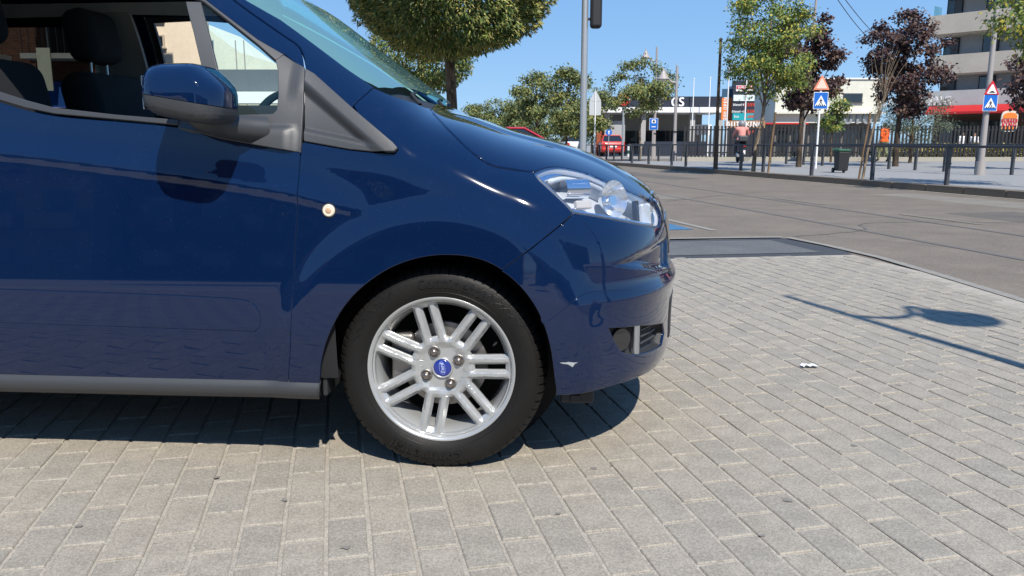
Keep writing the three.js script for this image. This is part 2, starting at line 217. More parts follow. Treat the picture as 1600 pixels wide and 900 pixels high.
// pavers: running bond along the road direction
{
  const field = new THREE.Group(); field.name = 'pavement'; field.userData.kind = 'structure'; scene.add(field);
  part('joint_sand', sheet([[-9, 6], [3.6, 6], [3.55, 0], [3.36, -2], [3.2, -3.6], [3.12, -4.85], [3.10, -6], [2.96, -6.93], [1.3, -6.68], [-9, -5.5]], -0.0042, 1), M.sand, field);
  const PW = 0.1045, PL = 0.209, gap = 0.0062;
  const tints = [[0.388, 0.350, 0.287], [0.396, 0.356, 0.292], [0.404, 0.363, 0.298], [0.374, 0.341, 0.284], [0.392, 0.353, 0.290], [0.416, 0.374, 0.306], [0.360, 0.334, 0.284]];
  function brick(tint, ou, ov, v) {
    const w = PW - gap, l = PL - gap, b = 0.003, t = 0, bot = -0.03, P = [], N = [], U = [], I = [];
    const j = [0, 1, 2, 3].map((i) => [hash2(i, v, 77) * 0.0035, hash2(i, v, 79) * 0.0035]);
    const top = [[-w / 2 + b + j[0][0], -l / 2 + b + j[0][1]], [w / 2 - b - j[1][0], -l / 2 + b + j[1][1]], [w / 2 - b - j[2][0], l / 2 - b - j[2][1]], [-w / 2 + b + j[3][0], l / 2 - b - j[3][1]]];
    const out = top.map(([x, z]) => [x + Math.sign(x) * b, z + Math.sign(z) * b]);
    const quad = (q) => { const o = P.length / 3, a = new THREE.Vector3(...q[0]), e = new THREE.Vector3(...q[1]).sub(a), f = new THREE.Vector3(...q[3]).sub(a), n = e.cross(f).normalize(); for (const p of q) { P.push(...p); N.push(n.x, n.y, n.z); U.push(p[0] + ou, p[2] + p[1] + ov); } I.push(o, o + 1, o + 2, o, o + 2, o + 3); };
    quad([3, 2, 1, 0].map((i) => [top[i][0], t, top[i][1]]));
    for (let i = 0; i < 4; i++) { const k = (i + 1) % 4; quad([[top[i][0], t, top[i][1]], [top[k][0], t, top[k][1]], [out[k][0], t - b * 0.8, out[k][1]], [out[i][0], t - b * 0.8, out[i][1]]]); quad([[out[i][0], t - b * 0.8, out[i][1]], [out[k][0], t - b * 0.8, out[k][1]], [out[k][0], bot, out[k][1]], [out[i][0], bot, out[i][1]]]); }
    const g = new THREE.BufferGeometry(); g.setAttribute('position', new THREE.Float32BufferAttribute(P, 3)); g.setAttribute('normal', new THREE.Float32BufferAttribute(N, 3)); g.setAttribute('uv', new THREE.Float32BufferAttribute(U, 2));
    const C = []; for (let i = 0; i < P.length / 3; i++) C.push(...tint); g.setAttribute('color', new THREE.Float32BufferAttribute(C, 3)); g.setIndex(I); return g;
  }
  const kinds = []; tints.forEach((t, i) => { for (let k = 0; k < 4; k++) kinds.push(brick(t, hash2(i, k, 1) * 7, hash2(i, k, 2) * 7, i * 4 + k)); });
  const edgeX = (z) => { const e = [[3.6, 6], [3.55, 0], [3.36, -2], [3.2, -3.6], [3.10, -4.85], [3.09, -5.8], [3.05, -6.75], [2.9, -7.5]]; for (let i = 0; i < e.length - 1; i++) if (z <= e[i][1] && z >= e[i + 1][1]) return e[i][0] + (e[i + 1][0] - e[i][0]) * (z - e[i][1]) / (e[i + 1][1] - e[i][1]); return 3; };
  const backZ = (x) => -6.24 - (x + 2.5) * (x < 1.3 ? 0.118 : 0.125);
  const all = [];
  for (let c = -80; c < 46; c++) for (let k = -40; k < 44; k++) {
    const b = c * PW, a = (k + (c & 1) * 0.5) * PL + hash2(c, 0, 3) * 0.02, [x, z] = road2(a, b);
    if (z > 5 || x < -8.4 || x > edgeX(z) - 0.09 || z < backZ(x) + 0.09) continue;
    const px = 800 + 1276 * x / -z, under = x < 0.35 && x > -4 && z < -2.75 && z > -4.2;
    const n = fbm(x * 0.05 + 0.3, z * 0.05 + 0.7, 8, 3, 5) + rr(-0.22, 0.22), t = Math.floor(clamp(n, 0, 0.999) * tints.length);
    all.push({ x, z, near: z < -1.45 && px > -60 && px < 1660 && !under ? Math.hypot(x, z) : 1e9, kind: kinds[t * 4 + Math.floor(rnd() * 4)], y: rr(-0.0016, 0.0012), tx: rr(-0.006, 0.006), tz: rr(-0.008, 0.008) });
  }
  all.sort((p, q) => p.near - q.near);
  const rest = [], e = new THREE.Euler(), m4 = new THREE.Matrix4();
  all.forEach((p, i) => {
    if (i < 300) { const m = part(i ? `paver_${String(i).padStart(3, '0')}` : 'paver', p.kind, M.paver, field); m.position.set(p.x, p.y, p.z); m.rotation.set(p.tx, RA, p.tz, 'YXZ'); return; }
    const g = p.kind.clone(); m4.makeRotationFromEuler(e.set(p.tx, RA, p.tz, 'YXZ')).setPosition(p.x, p.y, p.z); g.applyMatrix4(m4); rest.push(g);
  });
  M.gum = std(lin(0.20, 0.185, 0.16), 0.8);
  for (const [x, z, r] of [[0.245, -2.265, 0.013], [0.30, -2.29, 0.005], [-0.40, -1.79, 0.014], [0.12, -1.97, 0.008], [-0.62, -2.05, 0.010], [-0.86, -2.2, 0.012], [1.1, -2.45, 0.012], [1.55, -3.1, 0.014], [0.62, -1.85, 0.009], [-1.1, -1.9, 0.011], [0.75, -2.05, 0.016], [2.0, -3.9, 0.02]]) part('gum_spot', sheet(Array.from({ length: 14 }, (_, i) => { const a = i / 14 * 6.283, q = r * 0.7 * rr(0.6, 1.25); return [x + Math.cos(a) * q * 1.3, z + Math.sin(a) * q]; }), 0.0022), M.gum, field);
  const m = part('far_pavers', mergeGeometries(rest), M.paver, field); m.userData.kind = 'stuff';
}

// ---------- panels cut out of the body surface ----------
function inPoly(P, x, y) { let c = false; for (let i = 0, j = P.length - 1; i < P.length; j = i++) { const a = P[i], b = P[j]; if ((a[1] > y) !== (b[1] > y) && x < (b[0] - a[0]) * (y - a[1]) / (b[1] - a[1]) + a[0]) c = !c; } return c; }
function area2(P) { let s = 0; for (let i = 0, j = P.length - 1; i < P.length; j = i++) s += (P[j][0] - P[i][0]) * (P[j][1] + P[i][1]); return s / 2; }
function inset(P, d) {                                                // shrink a polygon by d
  const n = P.length, s = Math.sign(area2(P)) || 1;
  return P.map((p, i) => { const a = P[(i + n - 1) % n], b = P[(i + 1) % n], e1 = [p[0] - a[0], p[1] - a[1]], e2 = [b[0] - p[0], b[1] - p[1]], l1 = Math.hypot(...e1) || 1, l2 = Math.hypot(...e2) || 1, nx = -(e1[1] / l1 + e2[1] / l2) * s, ny = (e1[0] / l1 + e2[0] / l2) * s, q = nx * nx + ny * ny, k = q > 0.2 ? 2 / q : 1; return [p[0] + nx * d * Math.min(k, 2.2), p[1] + ny * d * Math.min(k, 2.2)]; });
}
function dense(P, step) { const out = []; P.forEach((p, i) => { const q = P[(i + 1) % P.length], n = Math.max(1, Math.ceil(Math.hypot(q[0] - p[0], q[1] - p[1]) / step)); for (let k = 0; k < n; k++) out.push([p[0] + (q[0] - p[0]) * k / n, p[1] + (q[1] - p[1]) * k / n]); }); return out; }
function softLine(pts, n = 6) { const c = new THREE.CatmullRomCurve3(pts.map((p) => new THREE.Vector3(p[0], p[1], 0)), false, 'centripetal'); return c.getPoints((pts.length - 1) * n).map((p) => [p.x, p.y]); }
function clipHalf(P, f) { const out = []; for (let i = 0; i < P.length; i++) { const a = P[i], b = P[(i + 1) % P.length], fa = f(a), fb = f(b); if (fa >= 0) out.push(a); if ((fa >= 0) !== (fb >= 0)) { const t = fa / (fa - fb); out.push([a[0] + (b[0] - a[0]) * t, a[1] + (b[1] - a[1]) * t]); } } return out; }
const CORE = [-0.9, 0.62, 0];
function panel(poly, map, { step = 0.02, stepY = step, gap = 0.0036, lip = 0.016, shift = 0, round = 0.0018, relief } = {}) {
  const P = dense(gap ? inset(dense(poly, 0.02), gap) : poly, 0.015), cuts = poly.bridges ?? (poly.bridge ? [poly.bridge] : []);
  const onCut = (a, b) => cuts.some(([p, q]) => [a, b].every((m) => { const dx = q[0] - p[0], dy = q[1] - p[1], l = Math.hypot(dx, dy) || 1; return Math.abs((m[0] - p[0]) * dy - (m[1] - p[1]) * dx) / l < 2e-4 && Math.min(Math.hypot(m[0] - p[0], m[1] - p[1]), Math.hypot(m[0] - q[0], m[1] - q[1])) <= l + 1e-4 && Math.hypot(m[0] - (p[0] + q[0]) / 2, m[1] - (p[1] + q[1]) / 2) <= l / 2 + 1e-3; }));
  const pos = [], nor = [], uv = [], idx = [], seen = new Map(), eps = 0.0025;
  const flat = (u, v) => map(u, v);
  const slope = (at, u, v) => {
    const a = at(u + eps, v), b = at(u - eps, v), c = at(u, v + eps), d = at(u, v - eps);
    const e = [a[0] - b[0], a[1] - b[1], a[2] - b[2]], f = [c[0] - d[0], c[1] - d[1], c[2] - d[2]];
    const n = [e[1] * f[2] - e[2] * f[1], e[2] * f[0] - e[0] * f[2], e[0] * f[1] - e[1] * f[0]], l = Math.hypot(...n) || 1, p = at(u, v);
    const s = (n[0] * (p[0] - CORE[0]) * 0.4 + n[1] * (p[1] - CORE[1]) * 0.6 + n[2] * (p[2] - CORE[2])) < 0 ? -1 / l : 1 / l; return [n[0] * s, n[1] * s, n[2] * s];
  };
  const at = relief ? (u, v) => { const p = flat(u, v), n = slope(flat, u, v), k = relief(u, v); return [p[0] + n[0] * k, p[1] + n[1] * k, p[2] + n[2] * k]; } : flat;
  const normalAt = (u, v) => slope(at, u, v);
  const vert = (u, v) => { const k = u.toFixed(5) + ',' + v.toFixed(5); let i = seen.get(k); if (i !== undefined) return i; const p = at(u, v), n = normalAt(u, v), s = shift; i = pos.length / 3; pos.push(p[0] + n[0] * s, p[1] + n[1] * s, p[2] + n[2] * s); nor.push(...n); uv.push(u, v); seen.set(k, i); return i; };
  let x0 = 1e9, x1 = -1e9, y0 = 1e9, y1 = -1e9; for (const [x, y] of P) { x0 = Math.min(x0, x); x1 = Math.max(x1, x); y0 = Math.min(y0, y); y1 = Math.max(y1, y); }
  const tri = (a, b, c) => { const A = [0, 1, 2].map((k) => pos[a * 3 + k]), B = [0, 1, 2].map((k) => pos[b * 3 + k] - A[k]), C = [0, 1, 2].map((k) => pos[c * 3 + k] - A[k]); const n = [B[1] * C[2] - B[2] * C[1], B[2] * C[0] - B[0] * C[2], B[0] * C[1] - B[1] * C[0]]; n[0] * nor[a * 3] + n[1] * nor[a * 3 + 1] + n[2] * nor[a * 3 + 2] >= 0 ? idx.push(a, b, c) : idx.push(a, c, b); };
  const nx = Math.ceil((x1 - x0) / step), ny = Math.ceil((y1 - y0) / stepY), ox = x0 - 0.0003, oy = y0 - 0.0003, sx = (x1 - x0 + 0.0006) / nx, sy = (y1 - y0 + 0.0006) / ny;
  const edgeCell = new Set();
  P.forEach((p, i) => { const q = P[(i + 1) % P.length], n = Math.ceil(Math.hypot(q[0] - p[0], q[1] - p[1]) / Math.min(sx, sy) * 4) + 1; for (let k = 0; k <= n; k++) { const x = p[0] + (q[0] - p[0]) * k / n, y = p[1] + (q[1] - p[1]) * k / n; edgeCell.add(Math.floor((x - ox) / sx) + ',' + Math.floor((y - oy) / sy)); } });
  for (let j = 0; j < ny; j++) for (let i = 0; i < nx; i++) {
    const a = ox + i * sx, b = a + sx, c = oy + j * sy, d = c + sy;
    if (!edgeCell.has(i + ',' + j)) { if (!inPoly(P, (a + b) / 2, (c + d) / 2)) continue; const q = [vert(a, c), vert(b, c), vert(b, d), vert(a, d)]; tri(q[0], q[1], q[2]); tri(q[0], q[2], q[3]); continue; }
    let Q = clipHalf(P, (p) => p[0] - a); Q = clipHalf(Q, (p) => b - p[0]); Q = clipHalf(Q, (p) => p[1] - c); Q = clipHalf(Q, (p) => d - p[1]);
    Q = Q.filter((p, k) => { const q = Q[(k + 1) % Q.length]; return Math.hypot(p[0] - q[0], p[1] - q[1]) > 1e-7; });
    if (Q.length < 3 || Math.abs(area2(Q)) < 1e-9) continue;
    const V = Q.map((p) => new THREE.Vector2(p[0], p[1])); if (THREE.ShapeUtils.isClockWise(V)) { V.reverse(); Q.reverse(); }
    for (const t of THREE.ShapeUtils.triangulateShape(V, [])) tri(...t.map((k) => vert(Q[k][0], Q[k][1])));
  }
  if (lip) {                                                          // hem: a small rounded edge, then a return flange inwards
    const s = Math.sign(area2(P)) || 1, n = P.length, rows = [[], [], []];
    P.forEach((p, i) => {
      const a = P[(i + n - 1) % n], b = P[(i + 1) % n], t = [b[0] - a[0], b[1] - a[1]], l = Math.hypot(...t) || 1, o = [t[1] / l * s, -t[0] / l * s], p0 = at(...p), p1 = at(p[0] + o[0] * eps, p[1] + o[1] * eps), N = normalAt(...p);
      let d = [p1[0] - p0[0], p1[1] - p0[1], p1[2] - p0[2]]; const dn = d[0] * N[0] + d[1] * N[1] + d[2] * N[2]; d = d.map((v, k) => v - dn * N[k]); const dl = Math.hypot(...d) || 1; d = d.map((v) => v / dl);
      const h = shift, put = (f, g, nn) => { const k = pos.length / 3; pos.push(...[0, 1, 2].map((q) => p0[q] + N[q] * (h + f) + d[q] * g)); nor.push(...nn); uv.push(...p); return k; };
      const mid = [0, 1, 2].map((k) => (N[k] + d[k]) * 0.7071);
      rows[0].push(put(0, 0, N)); rows[1].push(put(-round * 0.45, round * 0.9, mid)); rows[2].push(put(-lip, round, d));
    });
    for (let r = 0; r < 2; r++) for (let i = 0; i < n; i++) { const k = (i + 1) % n; if (cuts.length && onCut(P[i], P[k])) continue; tri(rows[r][i], rows[r][k], rows[r + 1][k]); tri(rows[r][i], rows[r + 1][k], rows[r + 1][i]); }
  }
  const g = new THREE.BufferGeometry(); g.setAttribute('position', new THREE.Float32BufferAttribute(pos, 3)); g.setAttribute('normal', new THREE.Float32BufferAttribute(nor, 3)); g.setAttribute('uv', new THREE.Float32BufferAttribute(uv, 2)); g.setIndex(idx); return g;
}
function edgeDist(P, x, y) { let d = 1e9; for (let i = 0, j = P.length - 1; i < P.length; j = i++) { const a = P[j], b = P[i], dx = b[0] - a[0], dy = b[1] - a[1], t = clamp(((x - a[0]) * dx + (y - a[1]) * dy) / (dx * dx + dy * dy || 1)); d = Math.min(d, Math.hypot(x - a[0] - dx * t, y - a[1] - dy * t)); } return inPoly(P, x, y) ? d : 0; }
function flip(g) {                                                    // the same part for the other side of the van
  const h = g.clone(), p = h.attributes.position, n = h.attributes.normal, I = h.index;
  for (let i = 0; i < p.count; i++) { p.setZ(i, -p.getZ(i)); n.setZ(i, -n.getZ(i)); }
  if (I) for (let i = 0; i < I.count; i += 3) { const t = I.getX(i); I.setX(i, I.getX(i + 1)); I.setX(i + 1, t); }
  else for (const k of ['position', 'normal', 'uv']) { const a = h.attributes[k], s = a.itemSize; if (a) for (let i = 0; i < a.count; i += 3) for (let j = 0; j < s; j++) { const t = a.array[i * s + j]; a.array[i * s + j] = a.array[(i + 1) * s + j]; a.array[(i + 1) * s + j] = t; } }
  return h;
}
const sideMap = (x, y) => [x, y, S(x, y)];
const topY = (x, z) => { z = Math.abs(z); let a = waist(x), b = crown(x); for (let i = 0; i < 40; i++) { const m = (a + b) / 2; if (S(x, m) > z) a = m; else b = m; } return a; };
const topMap = (x, z) => [x, topY(x, z), z];
const hoodMap = (x, z) => { const r = 0.44 - 0.10 * x, k = smooth(r + 0.035, r - 0.035, Math.abs(z)) * smooth(0.68, 0.45, x) * smooth(-0.08, 0.05, x); return [x, topY(x, z) + 0.008 * k, z]; };
// round the nose: u = distance along the plan outline from the centre line, v = height
const planCache = new Map();
function plan(y) {
  const key = y.toFixed(4); let c = planCache.get(key); if (c) return c;
  let xm = noseX(y); if (crown(xm) < y) { let a = 0, b = xm; for (let i = 0; i < 40; i++) { const m = (a + b) / 2; if (crown(m) > y) a = m; else b = m; } xm = a; }
  const n = 260, X = [], Z = [], L = []; for (let i = 0; i <= n; i++) { const t = (i / n) ** 1.7, x = xm - (xm + 0.6) * (i < 1 ? 0 : 1 - Math.cos(t * Math.PI / 2)); X.push(x); Z.push(i ? S(x, y) : 0); L.push(i ? L[i - 1] + Math.hypot(X[i] - X[i - 1], Z[i] - Z[i - 1]) : 0); }
  planCache.set(key, c = { X, Z, L }); return c;
}
function noseMap(u, y) { const c = plan(y), s = Math.abs(u); let a = 0, b = c.L.length - 1; while (b - a > 1) { const m = (a + b) >> 1; if (c.L[m] > s) b = m; else a = m; } const t = clamp((s - c.L[a]) / (c.L[b] - c.L[a] || 1), 0, 3); return [c.X[a] + (c.X[b] - c.X[a]) * t, y, Math.sign(u || 1) * (c.Z[a] + (c.Z[b] - c.Z[a]) * t)]; }
function noseU(x, y) { const c = plan(y); for (let i = 1; i < c.X.length; i++) if (c.X[i] <= x) { const t = (c.X[i - 1] - x) / (c.X[i - 1] - c.X[i] || 1); return c.L[i - 1] + (c.L[i] - c.L[i - 1]) * t; } return c.L[c.L.length - 1]; }
const onNose = (pts) => pts.map(([x, y]) => [noseU(x, y), y]);

// ---------- the van ----------
const paintMap = texture(1024, (u, v, x, y) => { const s = hash2(x, y, 61), f = fbm(u, v, 20, 4, 63), streak = fbm(u * 1 + v * 0.1, v, 64, 2, 67); const d = s > 0.9994 ? 0.30 : Math.max(0, f - 0.62) * 0.05; return [0.027 + d, 0.102 + d, 0.228 + d]; });
M.blue = phy(lin(1, 1, 1), { map: paintMap, roughness: 0.06, metalness: 0.0, clearcoat: 1, clearcoatRoughness: 0.01, specularIntensity: 0.25 });
M.trim = std(lin(0.040, 0.043, 0.047), 0.46, 0, { bumpMap: grainBump, bumpScale: 0.0002 });
M.trimDark = std(lin(0.022, 0.023, 0.025), 0.6);
M.gloss = phy(lin(0.012, 0.012, 0.014), { roughness: 0.15, clearcoat: 1, clearcoatRoughness: 0.05 });
M.inside = std(lin(0.012, 0.012, 0.014), 0.9);
M.seat = std(lin(0.016, 0.017, 0.021), 0.95);
M.liner = std(lin(0.46, 0.45, 0.42), 0.9);
M.pane = phy(lin(0.80, 0.93, 0.88), { transmission: 1, thickness: 0, roughness: 0, ior: 1.5 });
M.tinted = phy(lin(0.13, 0.15, 0.15), { transmission: 1, thickness: 0, roughness: 0, ior: 1.5 });
M.screen = phy(lin(0.42, 0.86, 0.86), { transmission: 1, thickness: 0, roughness: 0, ior: 1.7, metalness: 0.30 });
M.lens = phy(lin(0.97, 0.98, 1.0), { transmission: 1, thickness: 0, roughness: 0.02, ior: 1.45 });
M.chrome = std(lin(0.78, 0.80, 0.83), 0.12, 1);
M.satin = std(lin(0.62, 0.64, 0.66), 0.32, 1);
M.alloy = phy(lin(0.44, 0.45, 0.448), { roughness: 0.32, metalness: 0.45, clearcoat: 0.6, clearcoatRoughness: 0.15 });
M.steel = std(lin(0.32, 0.30, 0.28), 0.45, 0.9);
M.nut = std(lin(0.30, 0.26, 0.23), 0.3, 0.9);
const dustMap = texture(512, (u, v) => { const n = fbm(u, v, 6, 5, 71), k = 0.098 + 0.075 * smooth(0.45, 0.72, n); return [k * 1.04, k, k * 0.95]; }), dustRough = texture(256, (u, v) => 0.42 + 0.35 * fbm(u, v, 10, 4, 73), false);
M.rubber = phy(lin(1, 1, 1), { roughness: 1, specularIntensity: 0.45, map: dustMap, roughnessMap: dustRough, bumpMap: grainBump, bumpScale: 0.0006 });
M.rubberMark = std(lin(0.006, 0.006, 0.006), 0.36);
M.amber = phy(lin(0.72, 0.66, 0.52), { roughness: 0.25, clearcoat: 1 });
M.lampSilver = std(lin(0.60, 0.63, 0.67), 0.3, 0.25);
M.bowl = std(lin(0.80, 0.83, 0.86), 0.14, 0.8);
M.clearGrey = phy(lin(0.46, 0.43, 0.40), { roughness: 0.3, clearcoat: 1 });
M.primer = std(lin(0.34, 0.36, 0.37), 0.8);

const van = thing('parked_van', 'dark blue compact van parked side-on across the paved forecourt', 'van');
place(van, -0.151, 0, -3.098, R(-4));
const T = TRACE, xy = (a) => a.map((p) => [p[0], p[1]]);
const both = (name, geo, mat, parent = van) => [part(name, geo, mat, parent), part(name, flip(geo), mat, parent)];
const gapLow = xy(T.doorFront.slice(11)), gapUp = xy(T.doorFront.slice(0, 12));          // door gap below and above the belt
const roofGap = [[-1.65, 1.59], [-1.3, 1.60], [-1.05, 1.578], [-0.88, 1.53], [-0.75, 1.463]];

// front door
const beltLine = [...xy(T.belt), [-1.45, 1.115], [-1.65, 1.135]];
function withHole(outer, ring) {                                     // keyhole polygon: the ring joined to the outline by a cut of no width
  const o = dense(outer, 0.015), r = dense(ring, 0.015), k = r.reduce((b, p, i) => p[1] < r[b][1] ? i : b, 0); let q = [...r.slice(k), ...r.slice(0, k)];
  if (Math.sign(area2(q)) === Math.sign(area2(o))) q = [q[0], ...q.slice(1).reverse()];
  const d = (p) => Math.hypot(p[0] - q[0][0], p[1] - q[0][1]), i0 = o.reduce((b, p, i) => d(p) < d(o[b]) ? i : b, 0); const out = [...o.slice(0, i0 + 1), ...q, q[0], ...o.slice(i0)]; out.bridge = [o[i0], q[0]]; return out;
}
const stripLine = [...softLine(xy(T.strip).slice(0, 9), 3), ...softLine(xy(T.strip).slice(8), 3).slice(1), [-1.6, 0.442], [-1.6, 0.541]];
const doorLine = inset(dense([...softLine(gapLow, 3), [-0.888, 0.268], [-1.65, 0.275], [-1.65, 1.135], ...softLine(beltLine, 3).reverse()], 0.02), 0.002);
const doors = both('front_door', panel(withHole(doorLine, inset(stripLine, -0.003)), sideMap, { step: 0.018, stepY: 0.012, gap: 0 }), M.blue);
const frameIn = [[-0.404, 1.168], [-0.413, 1.172], ...xy(T.sailOuter).slice(0, 5).reverse(), [-0.87, 1.472], [-1.0, 1.51], [-1.3, 1.535], [-1.56, 1.525], [-1.575, 1.13]];
const frameGeo = panel([...softLine(gapUp.slice(0, 8), 3), ...frameIn.slice(1), [-1.65, 1.13], ...roofGap], sideMap, { step: 0.018 });
const sailGeo = panel([...gapUp.slice(7).reverse(), [-0.413, 1.174], [-0.47, 1.211], [-0.489, 1.195], [-0.477, 1.163], [-0.467, 1.09], [-0.468, 1.05], [-0.478, 1.039], [-0.625, 1.035], [-0.749, 1.021], ...xy(T.belt).slice(0, 6).reverse()], sideMap, { step: 0.014, gap: 0.0015, shift: 0.001, relief: (x, y) => 0.012 * smooth(1.012, 0.985, y) * smooth(-0.40, -0.44, x) + 0.007 * smooth(-0.445, -0.405, x) * smooth(1.06, 1.12, y) });
const trimOuter = [[-0.47, 1.211], ...xy(T.sailOuter).slice(0, 4).reverse(), [-0.87, 1.472], [-1.0, 1.51], [-1.3, 1.535], [-1.56, 1.525], [-1.575, 1.13]];
const glassTop = [[-0.489, 1.195], ...xy(T.glassFront).slice(5), [-0.87, 1.442], [-1.0, 1.482], [-1.3, 1.507], [-1.53, 1.50], [-1.545, 1.13]];
const trimGeo = panel([...trimOuter, ...glassTop.slice().reverse()], sideMap, { step: 0.014, gap: 0.001, shift: 0.003 });
const bar0 = T.divider.map((p) => [p[0], p[1]]);
const glassGeo = panel([[-0.745, 1.385], [-0.719, 1.372], ...xy(T.glassFront).slice(0, 7).reverse(), [-0.63, 1.030], ...bar0.slice(0, -1).reverse()], sideMap, { step: 0.03, gap: 0, lip: 0, shift: -0.010 });
const beltGeo = panel([...xy(T.glassLow).slice(2), [-1.45, 1.135], [-1.6, 1.155], [-1.6, 1.142], [-1.45, 1.122], ...xy(T.belt).slice(5).map(([x, y]) => [x, y + 0.007]).reverse()], sideMap, { step: 0.012, gap: 0.001, shift: 0.005, });
const bar = T.divider.map((p) => [p[0], p[1]]), barGeo = panel([...bar.map(([x, y]) => [x - 0.020, y]), ...bar.slice().reverse().map(([x, y]) => [x + 0.020, y])], sideMap, { step: 0.014, gap: 0, shift: -0.004 });
const stripGeo = panel(stripLine, sideMap, { step: 0.018, gap: 0.001, shift: 0.0008, lip: 0.016, round: 0.0022 });
doors.forEach((d, i) => {
  const f = (g) => i ? flip(g) : g;
  part('window_frame', f(frameGeo), M.blue, d); part('mirror_sail', f(sailGeo), M.trim, d); part('window_trim', f(trimGeo), M.trim, d);
  part('quarter_light', f(glassGeo), M.pane, d); part('belt_moulding', f(beltGeo), M.trim, d); part('window_divider', f(barGeo), M.trim, d); part('rub_strip', f(stripGeo), M.blue, d);
});
// pillar, grey corner trim, wing
const triTop = xy(T.tri).slice(0, 7), triBot = xy(T.tri).slice(6);
both('windscreen_pillar', panel([...softLine(gapUp.slice(0, 8), 3), [-0.398, 1.166], ...triTop.slice(1, 3), [-0.251, 1.052], ...xy(T.joint).reverse(), ...xy(T.pillarTop).reverse(), [-0.72, 1.452], [-0.85, 1.535], [-1.0, 1.60], [-1.05, 1.578], [-0.88, 1.53], [-0.75, 1.463]], sideMap, { step: 0.014, stepY: 0.008 }), M.blue);
const triPoly = xy(T.tri);
function distLine(x, y, a, b) { const dx = b[0] - a[0], dy = b[1] - a[1]; return ((x - a[0]) * dy - (y - a[1]) * dx) / Math.hypot(dx, dy); }
both('corner_trim', panel(triPoly, sideMap, { step: 0.0045, gap: 0.0015, shift: 0.002, relief: (x, y) => { const d = distLine(x, y, [-0.4, 1.118], [-0.17, 0.938]); const up = smooth(-0.014, 0.010, -d); return 0.010 * up - 0.012 * (1 - up) * smooth(0.985, 1.005, y + (x + 0.39) * 0.2) + 0.004; } }), M.trim);
const archLine = softLine(xy(T.arch), 5), archSplit = archLine.findIndex((p) => p[0] > 0.183);
const wing = both('front_wing', panel([[-0.391, 0.958], ...softLine(gapLow, 3).slice(2), [-0.349, 0.266], ...archLine.slice(1, archSplit), ...xy(T.bumperGap).reverse(), ...xy(T.head).slice(16).map(([x, y]) => [x - 0.002, y - 0.002]), ...softLine(xy(T.hoodGap), 3).reverse(), ...xy(T.fenderTop).reverse(), ...xy(T.joint).slice(1), ...triTop.slice(3), ...triBot.slice(1)], sideMap, { step: 0.014, stepY: 0.01 }), M.blue);
// bonnet, cowl, windscreen
const hoodSide = [...T.hoodGap.map((p) => [p[0], p[2]]), [0.291, 0.713], [0.322, 0.679], [0.36, 0.653], [0.427, 0.612], [0.507, 0.574], [0.595, 0.482], [0.632, 0.408], [0.645, 0.33], [0.655, 0.2], [0.66, 0]];
const hs = softLine(hoodSide, 3);
part('bonnet', panel([[-0.095, 0], [-0.088, 0.3], ...hs, ...hs.slice(0, -1).reverse().map(([x, z]) => [x, -z]), [-0.088, -0.3]], hoodMap, { step: 0.02, round: 0.003 }), M.blue, van);
const base = [[-0.195, 0.668], [-0.165, 0.61], [-0.145, 0.45], [-0.135, 0.25], [-0.13, 0]];
part('scuttle', panel([...base, ...base.slice(0, -1).reverse().map(([x, z]) => [x, -z]), [-0.05, -0.52], [-0.08, -0.3], [-0.088, 0], [-0.08, 0.3], [-0.05, 0.52]], topMap, { step: 0.03, gap: 0.001, shift: -0.028 }), M.trimDark, van);
const ws = [...T.pillarTop.slice(0, 6).map((p) => [p[0], p[2]]).reverse(), [-0.72, 0.597], [-0.86, 0.575], [-0.91, 0.4], [-0.925, 0]];
part('windscreen', panel([[-0.13, 0], ...base.slice(0, 4).reverse(), ...ws, ...ws.slice(0, -1).reverse().map(([x, z]) => [x, -z]), ...base.slice(0, 4).map(([x, z]) => [x, -z])], topMap, { step: 0.03, gap: 0.002, lip: 0, shift: -0.003 }), M.screen, van);
for (const [a, b] of [[[-0.10, 0.50], [-0.26, -0.02]], [[-0.075, -0.05], [-0.24, -0.52]]]) {
  const pts = []; for (let i = 0; i <= 8; i++) { const t = i / 8, x = -0.105 + (i ? -0.03 - 0.06 * t : 0), z = a[1] + (b[1] - a[1]) * t; pts.push([x, topY(x, z) - 0.020, z]); }
  const w = part('wiper', tube(pts, 0.006, 6), M.trimDark, van);
  part('wiper_hub', cyl(0.010, 0.008, 0.018, pts[0][0], pts[0][1] - 0.02, pts[0][2]), M.trimDark, w);
}
// roof, rear body
const roofIn = [[-0.925, 0], [-0.91, 0.4], [-0.87, 0.565], [-1.1, 0.60], [-2.0, 0.62], [-3.1, 0.58], [-3.18, 0]];
part('roof', panel([...roofIn, ...roofIn.slice(1, -1).reverse().map(([x, z]) => [x, -z])], topMap, { step: 0.06, gap: 0.001 }), M.blue, van);
both('roof_rail', panel([[-1.0, 1.602], [-1.05, 1.581], [-1.3, 1.603], [-1.65, 1.593], [-3.1, 1.56], [-3.1, 1.60], [-2.2, 1.645], [-1.4, 1.642], [-1.1, 1.62]], sideMap, { step: 0.04, stepY: 0.01, gap: 0.001 }), M.blue);
const rearArch = []; for (let a = 180; a >= 0; a -= 10) rearArch.push([-2.489 + 0.345 * Math.cos(R(a)), 0.30 + 0.345 * Math.sin(R(a))]);
const rear = both('rear_body_side', panel([[-1.655, 1.13], [-1.655, 0.275], ...rearArch.slice().reverse(), [-3.1, 0.28], [-3.18, 0.6], [-3.18, 1.13]], sideMap, { step: 0.04 }), M.blue);
const rearWin = panel([[-1.80, 1.13], [-1.80, 1.49], [-2.45, 1.49], [-2.50, 1.13]], sideMap, { step: 0.05, gap: 0, lip: 0, shift: -0.006 });
rear.forEach((r, i) => part('rear_window', i ? flip(rearWin) : rearWin, M.tinted, r));
